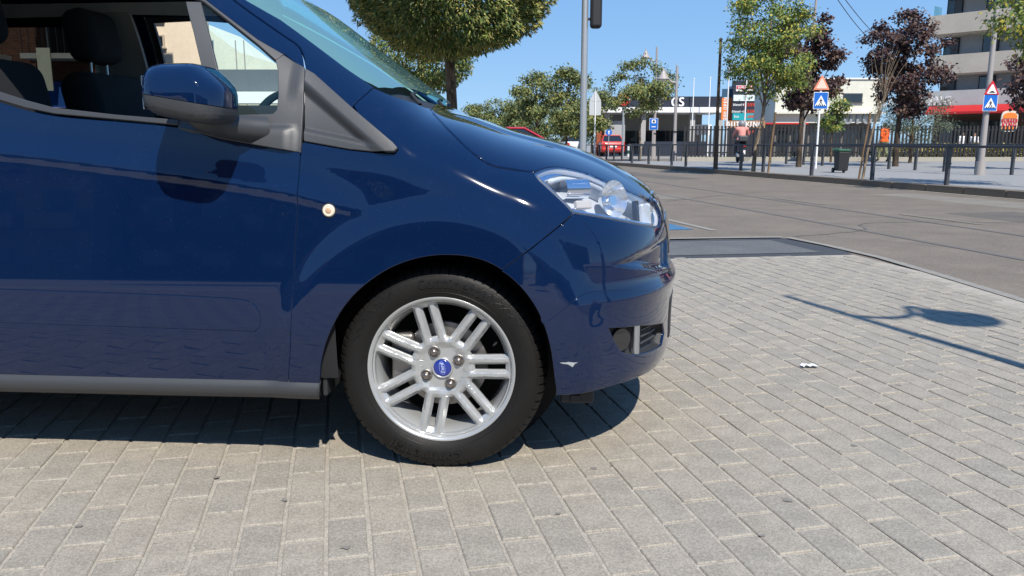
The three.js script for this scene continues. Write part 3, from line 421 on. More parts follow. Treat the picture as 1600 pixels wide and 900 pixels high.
both('centre_pillar', panel([[-1.655, 1.13], [-1.655, 1.588], [-1.80, 1.585], [-1.80, 1.13]], sideMap, { step: 0.04, gap: 0.001 }), M.gloss);
both('rear_pillar', panel([[-2.50, 1.13], [-2.45, 1.49], [-1.80, 1.49], [-1.80, 1.585], [-3.1, 1.55], [-3.18, 1.13]], sideMap, { step: 0.04, gap: 0.001 }), M.blue);
{
  const pts = []; for (const y of [0.28, 0.5, 0.8, 1.1, 1.3, 1.45, 1.55]) pts.push([S(-3.1, y) - 0.004, y]); const s = new THREE.Shape([...pts.map(([z, y]) => new THREE.Vector2(z, y)), ...pts.slice().reverse().map(([z, y]) => new THREE.Vector2(-z, y))]);
  const g = new THREE.ExtrudeGeometry(s, { depth: 0.03, bevelEnabled: true, bevelSize: 0.0, bevelThickness: 0.02, bevelSegments: 2 }); g.rotateY(-Math.PI / 2); g.translate(-3.12, 0, 0); part('tailgate', g, M.blue, van);
}
// sill, bumper, headlamp
both('sill_trim', panel([[-0.352, 0.268], [-0.356, 0.224], [-0.847, 0.219], [-2.12, 0.221], [-2.12, 0.268], [-0.838, 0.2645]], sideMap, { step: 0.03, stepY: 0.004, gap: 0.001, shift: 0.014, round: 0.003, relief: (x, y) => -0.016 * smooth(0.246, 0.270, y) - 0.008 * smooth(0.240, 0.219, y) }), M.trim);
const archR = archLine.slice(archSplit), low = xy(T.bumperLow);
const seam = [[0.297, 0.462], ...xy(T.crease)], seamN = onNose(softLine(seam, 3));
const sym = (half) => [...half, ...half.slice().reverse().map(([u, y]) => [-u, y])];
const archUp = archR.filter((p) => p[1] > 0.474), archDn = archR.filter((p) => p[1] <= 0.474);
const upHalf = [[0, 0.497], ...seamN.slice().reverse(), ...onNose([...archUp.slice().reverse(), ...xy(T.bumperGap).slice().reverse(), [0.407, 0.757], [0.463, 0.745], [0.563, 0.718], [0.628, 0.696], [0.661, 0.690], [0.672, 0.715], [0.664, 0.742], [0.645, 0.765], [0.634, 0.772]]), [0.34, 0.787], [0, 0.797]];
const pocket = onNose([[0.485, 0.612], [0.58, 0.640], [0.66, 0.652], [0.705, 0.650], [0.715, 0.535], [0.66, 0.556], [0.56, 0.590]]);
part('front_bumper', panel(sym(upHalf.slice(1, -1)), noseMap, { step: 0.009, stepY: 0.006, gap: 0.0015, relief: (u, y) => -0.016 * smooth(0, 0.026, edgeDist(pocket, Math.abs(u), y)) }), M.blue, van);
const fogN = onNose(xy(T.fog)), loHalf = [...seamN, ...[]];
{
  const outer = inset(dense(sym([...seamN.slice().reverse(), ...onNose([...archDn, [0.338, 0.242], ...low.slice(1)]), [0.2, 0.235]]), 0.02), 0.0015);
  const half1 = withHole(outer, fogN), poly = withHole(half1, fogN.map(([u, y]) => [-u, y])); poly.bridges = [half1.bridge, poly.bridge];
  const skirt = part('bumper_skirt', panel(poly, noseMap, { step: 0.014, stepY: 0.009, gap: 0, lip: 0.008 }), M.blue, van);
  const fogOut = inset(dense(fogN, 0.02), -0.003), bez = panel(fogOut, noseMap, { step: 0.006, gap: 0, lip: 0, shift: -0.003, relief: (u, y) => -0.030 * smooth(0, 0.016, edgeDist(fogOut, u, y)) });
  for (const f of [(g) => g, flip]) {
    const b = part('fog_light_recess', f(bez), M.trimDark, skirt);
    const c0 = noseMap(noseU(0.572, 0.365), 0.365);
    const post = cyl(0.013, 0.013, 0.092, 0.575, 0.326, c0[2] - 0.026, 14); part('recess_post', f(plain(post)), M.satin, skirt);
    const fl = new THREE.CylinderGeometry(0.036, 0.036, 0.02, 28); fl.rotateX(Math.PI / 2); fl.rotateY(R(38)); fl.scale(1, 0.95, 1); const c1 = noseMap(noseU(0.535, 0.378), 0.378); fl.translate(c1[0] - 0.012, 0.380, c1[2] - 0.026); part('fog_lens', f(plain(fl)), M.gloss, skirt);
    for (let q = 0; q < 3; q++) { const y = 0.345 + q * 0.022, a = noseMap(noseU(0.605, y), y), b = noseMap(noseU(0.662, y), y); part('recess_fin', f(plain(tube([[a[0] - 0.014, y, a[2] - 0.016], [(a[0] + b[0]) / 2 - 0.012, y, (a[2] + b[2]) / 2 - 0.018], [b[0] - 0.016, y, b[2] - 0.012]], 0.004, 6))), M.trim, skirt); }
  }
  part('lower_grille', panel(sym([[0.36, 0.30], [0.38, 0.44]]), noseMap, { step: 0.05, gap: 0, shift: 0.003, lip: 0.01 }), M.trimDark, skirt);
}
part('grille', panel(sym([[0.30, 0.585], [0.35, 0.70], [0.2, 0.715]]), noseMap, { step: 0.04, gap: 0, shift: 0.003, lip: 0.01 }), M.gloss, van);
{
  const out = onNose(softLine([...xy(T.head), T.head[0].slice(0, 2)], 3).slice(0, -1)), inner = inset(dense(out, 0.02), 0.004);
  const lens = panel(out, noseMap, { step: 0.012, gap: 0.0015, lip: 0.02, round: 0.003 }), house = panel(out, noseMap, { step: 0.014, gap: 0.003, lip: 0, shift: -0.070 });
  const wall = []; { const n = inner.length; const P = [], I = []; inner.forEach(([u, y], i) => { const a = noseMap(u, y), e = 0.003, p1 = noseMap(u + e, y), p2 = noseMap(u, y + e), q = new THREE.Vector3(p1[0] - a[0], p1[1] - a[1], p1[2] - a[2]).cross(new THREE.Vector3(p2[0] - a[0], p2[1] - a[1], p2[2] - a[2])).normalize(); if (q.z < 0) q.negate(); P.push(a[0] - q.x * 0.004, a[1] - q.y * 0.004, a[2] - q.z * 0.004, a[0] - q.x * 0.07, a[1] - q.y * 0.07, a[2] - q.z * 0.07); const k = (i + 1) % n; I.push(2 * i, 2 * i + 1, 2 * k, 2 * k, 2 * i + 1, 2 * k + 1); }); const g = new THREE.BufferGeometry(); g.setAttribute('position', new THREE.Float32BufferAttribute(P, 3)); g.setAttribute('uv', new THREE.Float32BufferAttribute(new Float32Array(P.length / 3 * 2), 2)); g.setIndex(I); g.computeVertexNormals(); wall.push(g); }
  const rim = panel([...inset(out, 0.0), out[0], inset(out, 0.013)[0], ...inset(out, 0.013).reverse()], noseMap, { step: 0.012, gap: 0, lip: 0.01, shift: -0.012 });
  const upper = onNose(softLine(xy(T.head).slice(0, 9), 3)), lowEdge = inset(dense(out, 0.02), 0.020); const strip = [...upper.slice(2), ...upper.slice(2).reverse().map(([u, y], i, a) => { const n = lowEdge.reduce((b, p) => Math.hypot(p[0] - u, p[1] - y) < Math.hypot(b[0] - u, b[1] - y) ? p : b); return n; })];
  const brow = panel(strip, noseMap, { step: 0.01, gap: 0.002, lip: 0.012, shift: -0.018 });
  // reflector bowls
  const bowl = (r, d) => { const pts = []; for (let i = 0; i <= 14; i++) { const t = i / 14; pts.push(new THREE.Vector2(0.012 + (r - 0.012) * t, d * t * t)); } const g = new THREE.LatheGeometry(pts, 32); g.rotateX(Math.PI / 2); return g; };
  for (const f of [(g) => g, flip]) {
    const h = part('headlamp', f(lens), M.lens, van);
    part('lamp_housing', f(house), M.lampSilver, h); part('lamp_wall', f(wall[0]), M.lampSilver, h); part('lamp_rim', f(rim), M.chrome, h); part('lamp_brow', f(brow), M.lampSilver, h);
    const put = (name, g, x, y, ry, rx, m, dep) => { g.rotateX(rx); g.rotateY(ry); const c = noseMap(noseU(x, y), y); g.translate(c[0] - dep * 0.6, c[1], c[2] - dep * 0.8); part(name, f(plain(g)), m, h); };
    put('main_reflector', bowl(0.056, 0.048), 0.508, 0.786, R(44), R(-8), M.bowl, 0.060);
    put('bulb_shade', cyl(0.014, 0.016, 0.05, 0, -0.025, 0, 18).rotateX(Math.PI / 2), 0.512, 0.784, R(44), R(-8), M.chrome, 0.046);
    put('lamp_barrel', cyl(0.030, 0.030, 0.075, 0, -0.03, 0, 24).rotateZ(Math.PI / 2), 0.425, 0.822, R(25), 0, M.chrome, 0.055);
    put('indicator_block', box(0.052, 0.026, 0.02, 0, 0, 0, 0.006), 0.440, 0.778, R(28), R(-15), M.clearGrey, 0.052);
    put('marker_block', box(0.058, 0.074, 0.018, 0, 0, 0, 0.008), 0.630, 0.730, R(57), R(-6), M.lampSilver, 0.030);
    put('lamp_bridge', box(0.012, 0.075, 0.02, 0, 0, 0, 0.003), 0.595, 0.742, R(50), R(-6), M.trimDark, 0.030);
  }
}
// scuff with bare primer on the bumper corner, tow-eye deflector below it
part('bumper_scuff', panel(onNose([[0.347, 0.3440], [0.356, 0.3452], [0.364, 0.3440], [0.372, 0.3455], [0.388, 0.3425], [0.400, 0.3415], [0.391, 0.3385], [0.388, 0.334], [0.384, 0.3285], [0.379, 0.333], [0.370, 0.3385], [0.358, 0.3405]]), noseMap, { step: 0.01, gap: 0, lip: 0, shift: 0.0006 }), M.primer, van);
part('air_deflector', join([box(0.10, 0.055, 0.30, 0.40, 0.213, 0.60, 0.008), box(0.035, 0.028, 0.05, 0.395, 0.20, 0.73, 0.006)]), M.trimDark, van);
part('undertray', (() => { const pts = []; for (let i = -20; i <= 20; i++) { const p = noseMap(i / 20 * 0.86, 0.262); pts.push(new THREE.Vector2(p[0] - 0.012, p[2] * 0.985)); } const g = new THREE.ExtrudeGeometry(new THREE.Shape(pts), { depth: 0.02, bevelEnabled: false }); g.rotateX(Math.PI / 2); g.translate(0, 0.275, 0); return g; })(), M.inside, van);
// side repeater
{
  const turn = (pts) => { const g = new THREE.LatheGeometry(pts.map(([r, h]) => new THREE.Vector2(r, h)).reverse(), 32); g.rotateX(Math.PI / 2); g.translate(-0.307, 0.770, S(-0.307, 0.77)); return plain(g); };
  const lensR = turn([[0, 0.0075], [0.006, 0.0072], [0.0095, 0.0058], [0.0105, 0.005], [0.0135, 0.0066], [0.016, 0.0055], [0.0178, 0.003], [0.0182, 0]]), seat = turn([[0.0176, 0.0015], [0.019, 0.0028], [0.0208, 0.0016], [0.0212, -0.002]]), bulb = turn([[0, 0.0082], [0.005, 0.0078], [0.0085, 0.0062]]);
  for (const f of [(g) => g, flip]) { const r = part('side_repeater', f(lensR), M.amber, van); part('repeater_seat', f(seat), M.trimDark, r); part('repeater_bulb', f(bulb), std(lin(0.55, 0.36, 0.22), 0.3), r); }
}
// wing mirror
{
  const e = (v, k) => Math.sign(v) * Math.pow(Math.abs(v), k), cut = (x) => 1.068 - 0.17 * (x + 0.64);
  // x forward, y up, z outwards; the head leans in at the top and is rounder in front
  const head = (x, y, z, keep) => {
    x = e(x, x > 0 ? 0.62 : 0.42); y = e(y, 0.52); z = e(z, 0.5);
    const taper = 1 - 0.10 * smooth(0.3, 1, z), X = -0.642 + x * 0.108 * taper - (x > 0 ? 0.045 * smooth(0, 1, y) * x : 0), Z = 0.945 + z * 0.100 - 0.018 * Math.max(0, y); let Y = 1.084 + y * (y > 0 ? 0.080 : 0.070) - (y < 0 ? 0.02 * x : 0);
    Y = keep > 0 ? Math.max(Y, cut(X)) : Math.min(Y, cut(X) - 0.0015); return [X, Y, Z];
  };
  const halfHead = (keep, grow) => { const g = new THREE.SphereGeometry(1, 72, 64), p = g.attributes.position; for (let i = 0; i < p.count; i++) p.setXYZ(i, ...head(p.getX(i), p.getY(i), p.getZ(i), keep)); if (grow) for (let i = 0; i < p.count; i++) { p.setX(i, -0.642 + (p.getX(i) + 0.642) * grow); p.setZ(i, 0.945 + (p.getZ(i) - 0.945) * grow); } return toCreasedNormals(mergeVertices(plain(g).deleteAttribute('normal').deleteAttribute('uv')), 0.7); };
  const capHalf = plain(halfHead(1, 1.012)), lowHalf = plain(halfHead(-1, 0));
  const foot = [[-0.640, 1.060, 0.96], [-0.625, 1.022, 0.93], [-0.590, 1.008, 0.87], [-0.55, 1.0, 0.83], [-0.50, 0.995, 0.79]];
  for (const f of [(g) => g, flip]) {
    const m = part('wing_mirror', f(capHalf), M.blue, van);
    part('mirror_housing', f(lowHalf), M.trim, m);
    part('mirror_foot', f(plain(join([limb(foot, 0.030, 0.036, 14, 16)]))), M.trim, m);
    part('mirror_glass', f(plain(box(0.004, 0.085, 0.12, -0.741, 1.087, 0.945, 0.0015))), M.chrome, m);
  }
}
// structure behind the gaps
both('inner_structure', join([
  panel([[-0.30, 0.93], [-0.30, 0.27], [-1.6, 0.27], [-1.6, 1.06], [-1.15, 0.99], [-0.75, 0.955]], sideMap, { step: 0.05, gap: 0, lip: 0, shift: -0.03 }),
  panel([[-0.30, 0.92], [-0.30, 0.27], [-0.37, 0.27], [-0.36, 0.42], [-0.28, 0.55], [-0.15, 0.66], [0, 0.69], [0.15, 0.66], [0.25, 0.62], [0.36, 0.74], [0.24, 0.86], [0.0, 0.93]], sideMap, { step: 0.04, gap: 0, lip: 0, shift: -0.03 }),
]), M.inside);
both('wheel_arch_liner', (() => { const g = new THREE.CylinderGeometry(0.362, 0.362, 0.29, 40, 1, true, -Math.PI * 0.55, Math.PI * 1.1); g.rotateX(Math.PI / 2); g.rotateZ(Math.PI); const d = new THREE.CircleGeometry(0.37, 32); d.translate(0, 0, -0.14); const q = join([g, d]); q.translate(0, 0.30, 0.675); return q; })(), M.inside);
both('mud_flap', (() => { const g = box(0.014, 0.15, 0.16, -0.345, 0.295, 0.755, 0.004); return plain(g); })(), M.trimDark);
part('underbody', join([box(2.55, 0.09, 1.46, -1.72, 0.26, 0), box(0.9, 0.1, 1.0, 0.1, 0.27, 0), box(0.75, 0.42, 0.96, 0.14, 0.52, 0)]), M.inside, van);

// cabin
part('floor_and_bulkhead', join([box(2.7, 0.03, 1.5, -1.75, 0.36, 0), box(0.04, 0.6, 1.4, -0.42, 0.62, 0)]), M.inside, van);
part('headlining', panel([[-0.95, 0.5], [-0.95, -0.5], [-3.0, -0.5], [-3.0, 0.5]], topMap, { step: 0.12, gap: 0, lip: 0, shift: -0.045 }), M.liner, van);
both('cant_rail_lining', panel([[-1.0, 1.535], [-1.6, 1.55], [-3.0, 1.53], [-3.0, 1.60], [-1.0, 1.60]], sideMap, { step: 0.06, gap: 0, lip: 0, shift: -0.045 }), M.liner);
both('pillar_lining', join([panel([[-1.615, 0.9], [-1.600, 1.56], [-1.84, 1.56], [-1.86, 0.9]], sideMap, { step: 0.05, gap: 0, lip: 0.02, shift: -0.04 }), panel([[-2.42, 1.10], [-2.42, 1.52], [-3.0, 1.52], [-3.1, 1.1]], sideMap, { step: 0.08, gap: 0, lip: 0, shift: -0.04 })]), M.liner);
both('door_card', panel([[-0.45, 0.35], [-0.45, 1.0], [-0.75, 0.985], [-1.15, 1.015], [-1.6, 1.10], [-3.0, 1.10], [-3.0, 0.35]], sideMap, { step: 0.08, gap: 0, lip: 0, shift: -0.06 }), M.seat);
part('screen_pillar_lining', flip(panel([[-0.20, 1.10], [-0.34, 1.21], [-0.50, 1.318], [-0.72, 1.44], [-0.95, 1.56], [-1.05, 1.47], [-0.86, 1.40], [-0.70, 1.31], [-0.56, 1.20], [-0.46, 1.10], [-0.35, 1.0]], sideMap, { step: 0.02, gap: 0, lip: 0.008, shift: -0.022 })), M.liner, van);
part('dashboard', join([box(0.42, 0.28, 1.36, -0.56, 0.93, 0, 0.06), box(0.3, 0.06, 1.3, -0.40, 1.04, 0, 0.03)]), M.seat, van);
for (const z of [0.37, -0.37]) {
  const s = part('front_seat', join([(() => { const g = new RoundedBoxGeometry(0.16, 0.66, 0.50, 4, 0.07); g.rotateZ(R(12)); g.translate(-1.58, 0.92, z); return g; })(), (() => { const g = new RoundedBoxGeometry(0.52, 0.18, 0.50, 4, 0.07); g.translate(-1.28, 0.58, z); return g; })()]), M.seat, van);
  const hr = new RoundedBoxGeometry(0.13, 0.22, 0.27, 4, 0.055); hr.rotateZ(R(10)); hr.translate(-1.675, 1.40, z); part('headrest', hr, M.seat, s);
  for (const k of [-0.06, 0.06]) part('headrest_bar', cyl(0.006, 0.006, 0.1, -1.66, 1.22, z + k, 6), M.satin, s);
}
{ const g = new THREE.TorusGeometry(0.178, 0.016, 10, 40); g.rotateY(Math.PI / 2); g.rotateZ(R(-28)); g.translate(-0.95, 1.0, -0.37); const h = new THREE.CylinderGeometry(0.07, 0.07, 0.05, 20); h.rotateZ(Math.PI / 2 - R(28)); h.translate(-0.94, 1.0, -0.37); const b = box(0.03, 0.04, 0.32, -0.945, 1.0, -0.37, 0.01); part('steering_wheel', join([g, h, b]), M.seat, van); }

// wheels
function makeWheel() {
  const w = new THREE.Group(); w.name = 'wheel';
  const half = [[0.206, 0.066], [0.2125, 0.079], [0.2165, 0.0845], [0.221, 0.0875], [0.229, 0.0925], [0.240, 0.0965], [0.252, 0.0985], [0.264, 0.0985], [0.275, 0.0965], [0.284, 0.093], [0.2915, 0.0875], [0.2965, 0.0815], [0.3005, 0.0755], [0.3035, 0.069], [0.306, 0.062], [0.3078, 0.055], [0.3092, 0.046], [0.3098, 0.040], [0.3040, 0.0385], [0.3040, 0.0315], [0.3104, 0.030], [0.3112, 0.022], [0.3116, 0.014], [0.3116, 0.0055], [0.3050, 0.004]];
  const prof = [...half, ...half.slice().reverse().map(([r, z]) => [r, -z])], n = 840, P = [], U = [], I = [];
  for (let i = 0; i <= n; i++) {
    const a = i / n * Math.PI * 2, t = (i % 12) / 12;
    prof.forEach(([r, z], k) => {
      let q = r, zz = z; const az = Math.abs(z);
      if (r > 0.290 && az > 0.042 && (i % 12 === 5 || i % 12 === 6)) q -= r > 0.2955 ? 0.006 : 0.002;
      if (r > 0.3085 && az < 0.038 && (i + Math.round(z * 160)) % 12 === 2) q -= 0.004;
      let x = q * Math.cos(a), y = q * Math.sin(a); const fl = -0.300; if (y < fl) { const k2 = (fl - y); y = fl; zz += Math.sign(z) * k2 * 0.5; } else if (y < -0.2 && r < 0.30) zz += Math.sign(z) * 0.004 * smooth(-0.2, -0.29, y);
      P.push(x, y, zz); U.push(a * 0.3, r + zz);
    });
  }
  const m = prof.length; for (let i = 0; i < n; i++) for (let k = 0; k < m - 1; k++) { const a = i * m + k, b = a + m; I.push(a, a + 1, b, b, a + 1, b + 1); }
  const tg = new THREE.BufferGeometry(); tg.setAttribute('position', new THREE.Float32BufferAttribute(P, 3)); tg.setAttribute('uv', new THREE.Float32BufferAttribute(U, 2)); tg.setIndex(I); tg.computeVertexNormals();
  const tyre = part('tyre', tg, M.rubber, w);
  // raised lettering and ribs on the side wall
  const wallZ = (r) => { for (let i = 0; i < half.length - 1; i++) if (r >= half[i][0] && r <= half[i + 1][0]) return half[i][1] + (half[i + 1][1] - half[i][1]) * (r - half[i][0]) / (half[i + 1][0] - half[i][0]); return 0.08; };
  const bend = (str, size, r0, a0, depth) => { const g = text(str, size, 0.0012, false); g.computeBoundingBox(); const wd = g.boundingBox.max.x, p = g.attributes.position; for (let i = 0; i < p.count; i++) { const r = r0 + p.getY(i), a = a0 - p.getX(i) / r0; let y = r * Math.sin(a); const z = wallZ(r) + (y < -0.2 ? 0.004 : 0) + (p.getZ(i) > 0.0006 ? depth : -0.001); p.setXYZ(i, r * Math.cos(a), y, z); } g.computeVertexNormals(); return g; };
  part('tyre_lettering', join([bend('Continental', 0.027, 0.249, R(-76), 0.0030), bend('Continental', 0.027, 0.249, R(104), 0.0026), bend('EcoContact', 0.013, 0.258, R(150), 0.001), bend('195/55 R16', 0.010, 0.240, R(35), 0.001)]), M.rubberMark, tyre);
  const ribs = []; for (const [r, h] of [[0.234, 0.0009], [0.282, 0.0009]]) { const g = new THREE.TorusGeometry(r, h, 6, 140); g.translate(0, 0, wallZ(r)); ribs.push(g); }
  for (let k = 0; k < 26; k++) { const a = R(70 - k * 3.2 + (k > 12 ? 130 : 0)), L = rr(0.010, 0.026), r = rr(0.262, 0.272), sk = (k % 2 ? 1 : -1) * 0.05; const pts = [[(r - L / 2) * Math.cos(a - sk), (r - L / 2) * Math.sin(a - sk), wallZ(r - L / 2) + 0.0004], [r * Math.cos(a), r * Math.sin(a), wallZ(r) + 0.0004], [(r + L / 2) * Math.cos(a + sk), (r + L / 2) * Math.sin(a + sk), wallZ(r + L / 2) + 0.0004]]; ribs.push(tube(pts, 0.0011, 5, 6)); }
  part('tyre_ribs', join(ribs), M.rubberMark, tyre);
  // alloy face: seven pairs of spokes
  const face = new THREE.Shape(Array.from({ length: 112 }, (_, i) => new THREE.Vector2(0.2095 * Math.cos(i / 56 * Math.PI), 0.2095 * Math.sin(i / 56 * Math.PI))));
  const roundPath = (pts, r) => { const p = new THREE.Path(), n = pts.length; pts.forEach((c, i) => { const a = pts[(i + n - 1) % n], b = pts[(i + 1) % n], u = new THREE.Vector2(a[0] - c[0], a[1] - c[1]), v = new THREE.Vector2(b[0] - c[0], b[1] - c[1]), rad = Math.min(r, u.length() * 0.45, v.length() * 0.45); u.setLength(rad); v.setLength(rad); if (i) p.lineTo(c[0] + u.x, c[1] + u.y); else p.moveTo(c[0] + u.x, c[1] + u.y); p.quadraticCurveTo(c[0], c[1], c[0] + v.x, c[1] + v.y); }); p.closePath(); return p; };
  const al = Math.PI / 7, wd = 0.0300;
  for (let k = 0; k < 7; k++) {
    const th = R(2) + k * 2 * al, mid = th + al, spin = (pts, a) => pts.map(([x, y]) => [x * Math.cos(a) - y * Math.sin(a), x * Math.sin(a) + y * Math.cos(a)]);
    const line = (r) => [r * Math.cos(al) + wd * Math.sin(al), -r * Math.sin(al) + wd * Math.cos(al)];
    const lo = line(0.084), hi = line(0.198), arc = []; const a0 = Math.atan2(hi[1], hi[0]); for (let i = 0; i <= 8; i++) { const a = a0 - 2 * a0 * i / 8; arc.push([0.2055 * Math.cos(a), 0.2055 * Math.sin(a)]); }
    face.holes.push(roundPath(spin([lo, ...arc, [lo[0], -lo[1]]].map((p) => p), mid), 0.006));
    face.holes.push(roundPath(spin([[0.090, -0.0148], [0.195, -0.0155], [0.195, 0.0155], [0.090, 0.0148]], th), 0.007));
  }
  const ex = new THREE.ExtrudeGeometry(face, { depth: 0.014, bevelEnabled: true, bevelSize: 0.0066, bevelThickness: 0.0085, bevelSegments: 3, curveSegments: 5 });
  const ridge = (x, y) => { const r = Math.hypot(x, y); let d = 1; for (let k = 0; k < 7; k++) { const a = R(2) + k * 2 * al, px = x * Math.cos(a) + y * Math.sin(a), py = -x * Math.sin(a) + y * Math.cos(a); if (px > 0) d = Math.min(d, Math.abs(Math.abs(py) - 0.0224)); } return 0.0075 * smooth(0.004, 0.0125, d) * smooth(0.072, 0.098, r) * (1 - smooth(0.192, 0.204, r)); };
  const dish = (g) => { const p = g.attributes.position; for (let i = 0; i < p.count; i++) { const x = p.getX(i), y = p.getY(i), r = Math.hypot(x, y), front = smooth(0.008, 0.020, p.getZ(i)); p.setZ(i, p.getZ(i) + 0.049 - 0.009 * (1 - smooth(0.060, 0.086, r)) - 0.006 * (1 - smooth(0.086, 0.18, r)) - front * ridge(x, y)); } return toCreasedNormals(mergeVertices(g.deleteAttribute('normal').deleteAttribute('uv'), 1e-5), 0.6); };
  const rim = part('rim', dish(new TessellateModifier(0.0075, 9).modify(plain(ex))), M.alloy, w);
  const lathe = (pts, m, name) => { const g = new THREE.LatheGeometry(pts.map(([r, z]) => new THREE.Vector2(r, z)), 96); g.rotateX(Math.PI / 2); return part(name, g, m, w); };
  lathe([[0.2055, 0.0700], [0.2065, 0.0790], [0.2100, 0.0845], [0.2140, 0.0872], [0.2180, 0.0885], [0.2195, 0.0865], [0.2165, 0.080]], M.alloy, 'rim_lip');
  lathe([[0.2068, 0.074], [0.200, 0.062], [0.190, 0.045], [0.186, 0.02], [0.182, -0.03], [0.188, -0.06], [0.202, -0.075]], M.alloy, 'rim_barrel');
  const disc = lathe([[0.05, 0.012], [0.128, 0.012], [0.130, 0.008], [0.130, -0.008], [0.05, -0.01]], M.steel, 'brake_disc');
  part('brake_drum', (() => { const g = cyl(0.062, 0.058, 0.04, 0, 0, 0, 32); g.rotateX(Math.PI / 2); return g; })(), M.steel, disc);
  part('brake_caliper', (() => { const g = new RoundedBoxGeometry(0.07, 0.15, 0.06, 2, 0.012); g.translate(-0.125, 0.02, 0.0); return g; })(), M.steel, disc);
  for (let k = 0; k < 4; k++) { const a = R(26 + 90 * k), x = 0.054 * Math.cos(a), y = 0.054 * Math.sin(a); const c = new THREE.CylinderGeometry(0.0115, 0.0125, 0.014, 6); c.rotateX(Math.PI / 2); const d = new THREE.SphereGeometry(0.0112, 14, 8, 0, Math.PI * 2, 0, Math.PI / 2); d.rotateX(Math.PI / 2); d.translate(0, 0, 0.006); const s = new THREE.TorusGeometry(0.0155, 0.003, 8, 24); s.translate(0, 0, 0.0); const nut = part('wheel_nut', join([c, d]), M.nut, w); nut.position.set(x, y, 0.058); part('nut_seat', s, M.steel, nut); }
  const capG = new THREE.LatheGeometry([[0.0, 0.0045], [0.012, 0.0042], [0.022, 0.003], [0.0262, 0.001], [0.0268, -0.002]].map(([r, z]) => new THREE.Vector2(r, z)).reverse(), 40); capG.rotateX(Math.PI / 2);
  const capUv = capG.attributes.uv, cp = capG.attributes.position; for (let i = 0; i < cp.count; i++) capUv.setXY(i, 0.5 + cp.getX(i) / 0.056, 0.5 + cp.getY(i) / 0.056);
  const cv = document.createElement('canvas'); cv.width = cv.height = 256; const cx = cv.getContext('2d'); cx.fillStyle = '#1b2f86'; cx.fillRect(0, 0, 256, 256); cx.translate(128, 128); cx.rotate(R(-100)); cx.strokeStyle = '#9fb0dc'; cx.lineWidth = 4; cx.beginPath(); cx.ellipse(0, 0, 92, 38, 0, 0, 7); cx.stroke(); cx.fillStyle = '#b9c6e8'; cx.font = 'italic bold 62px serif'; cx.textAlign = 'center'; cx.textBaseline = 'middle'; cx.fillText('Ford', 0, 2);
  const ct = new THREE.CanvasTexture(cv); ct.colorSpace = THREE.SRGBColorSpace;
  const cap = part('hub_cap', capG, phy(lin(1, 1, 1), { map: ct, roughness: 0.3, clearcoat: 1, clearcoatRoughness: 0.05 }), w); cap.position.z = 0.0605;
  part('cap_ring', (() => { const g = new THREE.TorusGeometry(0.029, 0.0028, 8, 48); return g; })(), M.alloy, cap);
  const valve = part('tyre_valve', limb([[0.158, 0.075, 0.045], [0.152, 0.072, 0.066]], 0.004, 0.0035, 8, 4), M.chrome, w);
  return w;
}
const wheel0 = makeWheel(); wheel0.position.set(0, 0.301, 0.735); van.add(wheel0);
for (const [x, z, t] of [[0, -0.735, Math.PI], [-2.489, 0.735, 0], [-2.489, -0.735, Math.PI]]) { const w = wheel0.clone(); w.position.set(x, 0.301, z); w.rotation.y = t; van.add(w); }

// ---------- materials of the street ----------
const plasterMap = texture(512, (u, v) => { const n = fbm(u, v, 5, 5, 81), f = fbm(u, v, 90, 2, 83); const k = 0.93 + 0.10 * (n - 0.5) + 0.06 * (f - 0.5); return [k, k, k * 0.99]; }); plasterMap.repeat.set(0.25, 0.25);
const barkMap = texture(256, (u, v) => { const n = fbm(u, v * 0.25, 24, 4, 91); const k = 0.55 + 0.6 * (n - 0.5); return [k, k * 0.93, k * 0.84]; });
const plaster = (r, g, b, rough = 0.9) => std(lin(r, g, b), rough, 0, { map: plasterMap });
M.bark = std(lin(0.36, 0.29, 0.225), 0.95, 0, { map: barkMap, bumpMap: barkMap, bumpScale: 0.008 });
M.barkPale = std(lin(0.74, 0.66, 0.56), 0.95, 0, { map: barkMap, bumpMap: barkMap, bumpScale: 0.006 });
M.barkDark = std(lin(0.22, 0.185, 0.16), 0.95, 0, { map: barkMap });
M.leaf = phy(lin(1, 1, 1), { vertexColors: true, roughness: 0.6, transmission: 0.22, thickness: 0, ior: 1.4 });
M.post = std(lin(0.075, 0.078, 0.082), 0.5, 0.35);
M.galv = std(lin(0.46, 0.48, 0.49), 0.42, 0.6);
M.greyPost = std(lin(0.36, 0.33, 0.31), 0.6, 0.2);
M.white = std(lin(0.78, 0.78, 0.77), 0.55);
M.signBack = std(lin(0.50, 0.53, 0.55), 0.55, 0.2);
M.signBlue = std(lin(0.012, 0.13, 0.50), 0.4);
M.signRed = std(lin(0.55, 0.025, 0.04), 0.4);
M.black = std(lin(0.016, 0.016, 0.018), 0.6);
M.navy = std(lin(0.018, 0.024, 0.04), 0.5);
M.orange = std(lin(0.78, 0.20, 0.03), 0.5);
M.red = std(lin(0.50, 0.02, 0.02), 0.5);
M.glassDark = phy(lin(0.015, 0.02, 0.024), { roughness: 0.06, clearcoat: 1, clearcoatRoughness: 0.03 });
M.wood = std(lin(0.62, 0.45, 0.28), 0.85, 0, { map: barkMap });
M.green = std(lin(0.015, 0.085, 0.045), 0.6);
M.teal = std(lin(0.01, 0.32, 0.36), 0.5);
M.skin = std(lin(0.42, 0.23, 0.15), 0.65);
M.digits = std(lin(0.6, 0.07, 0.04), 0.5);

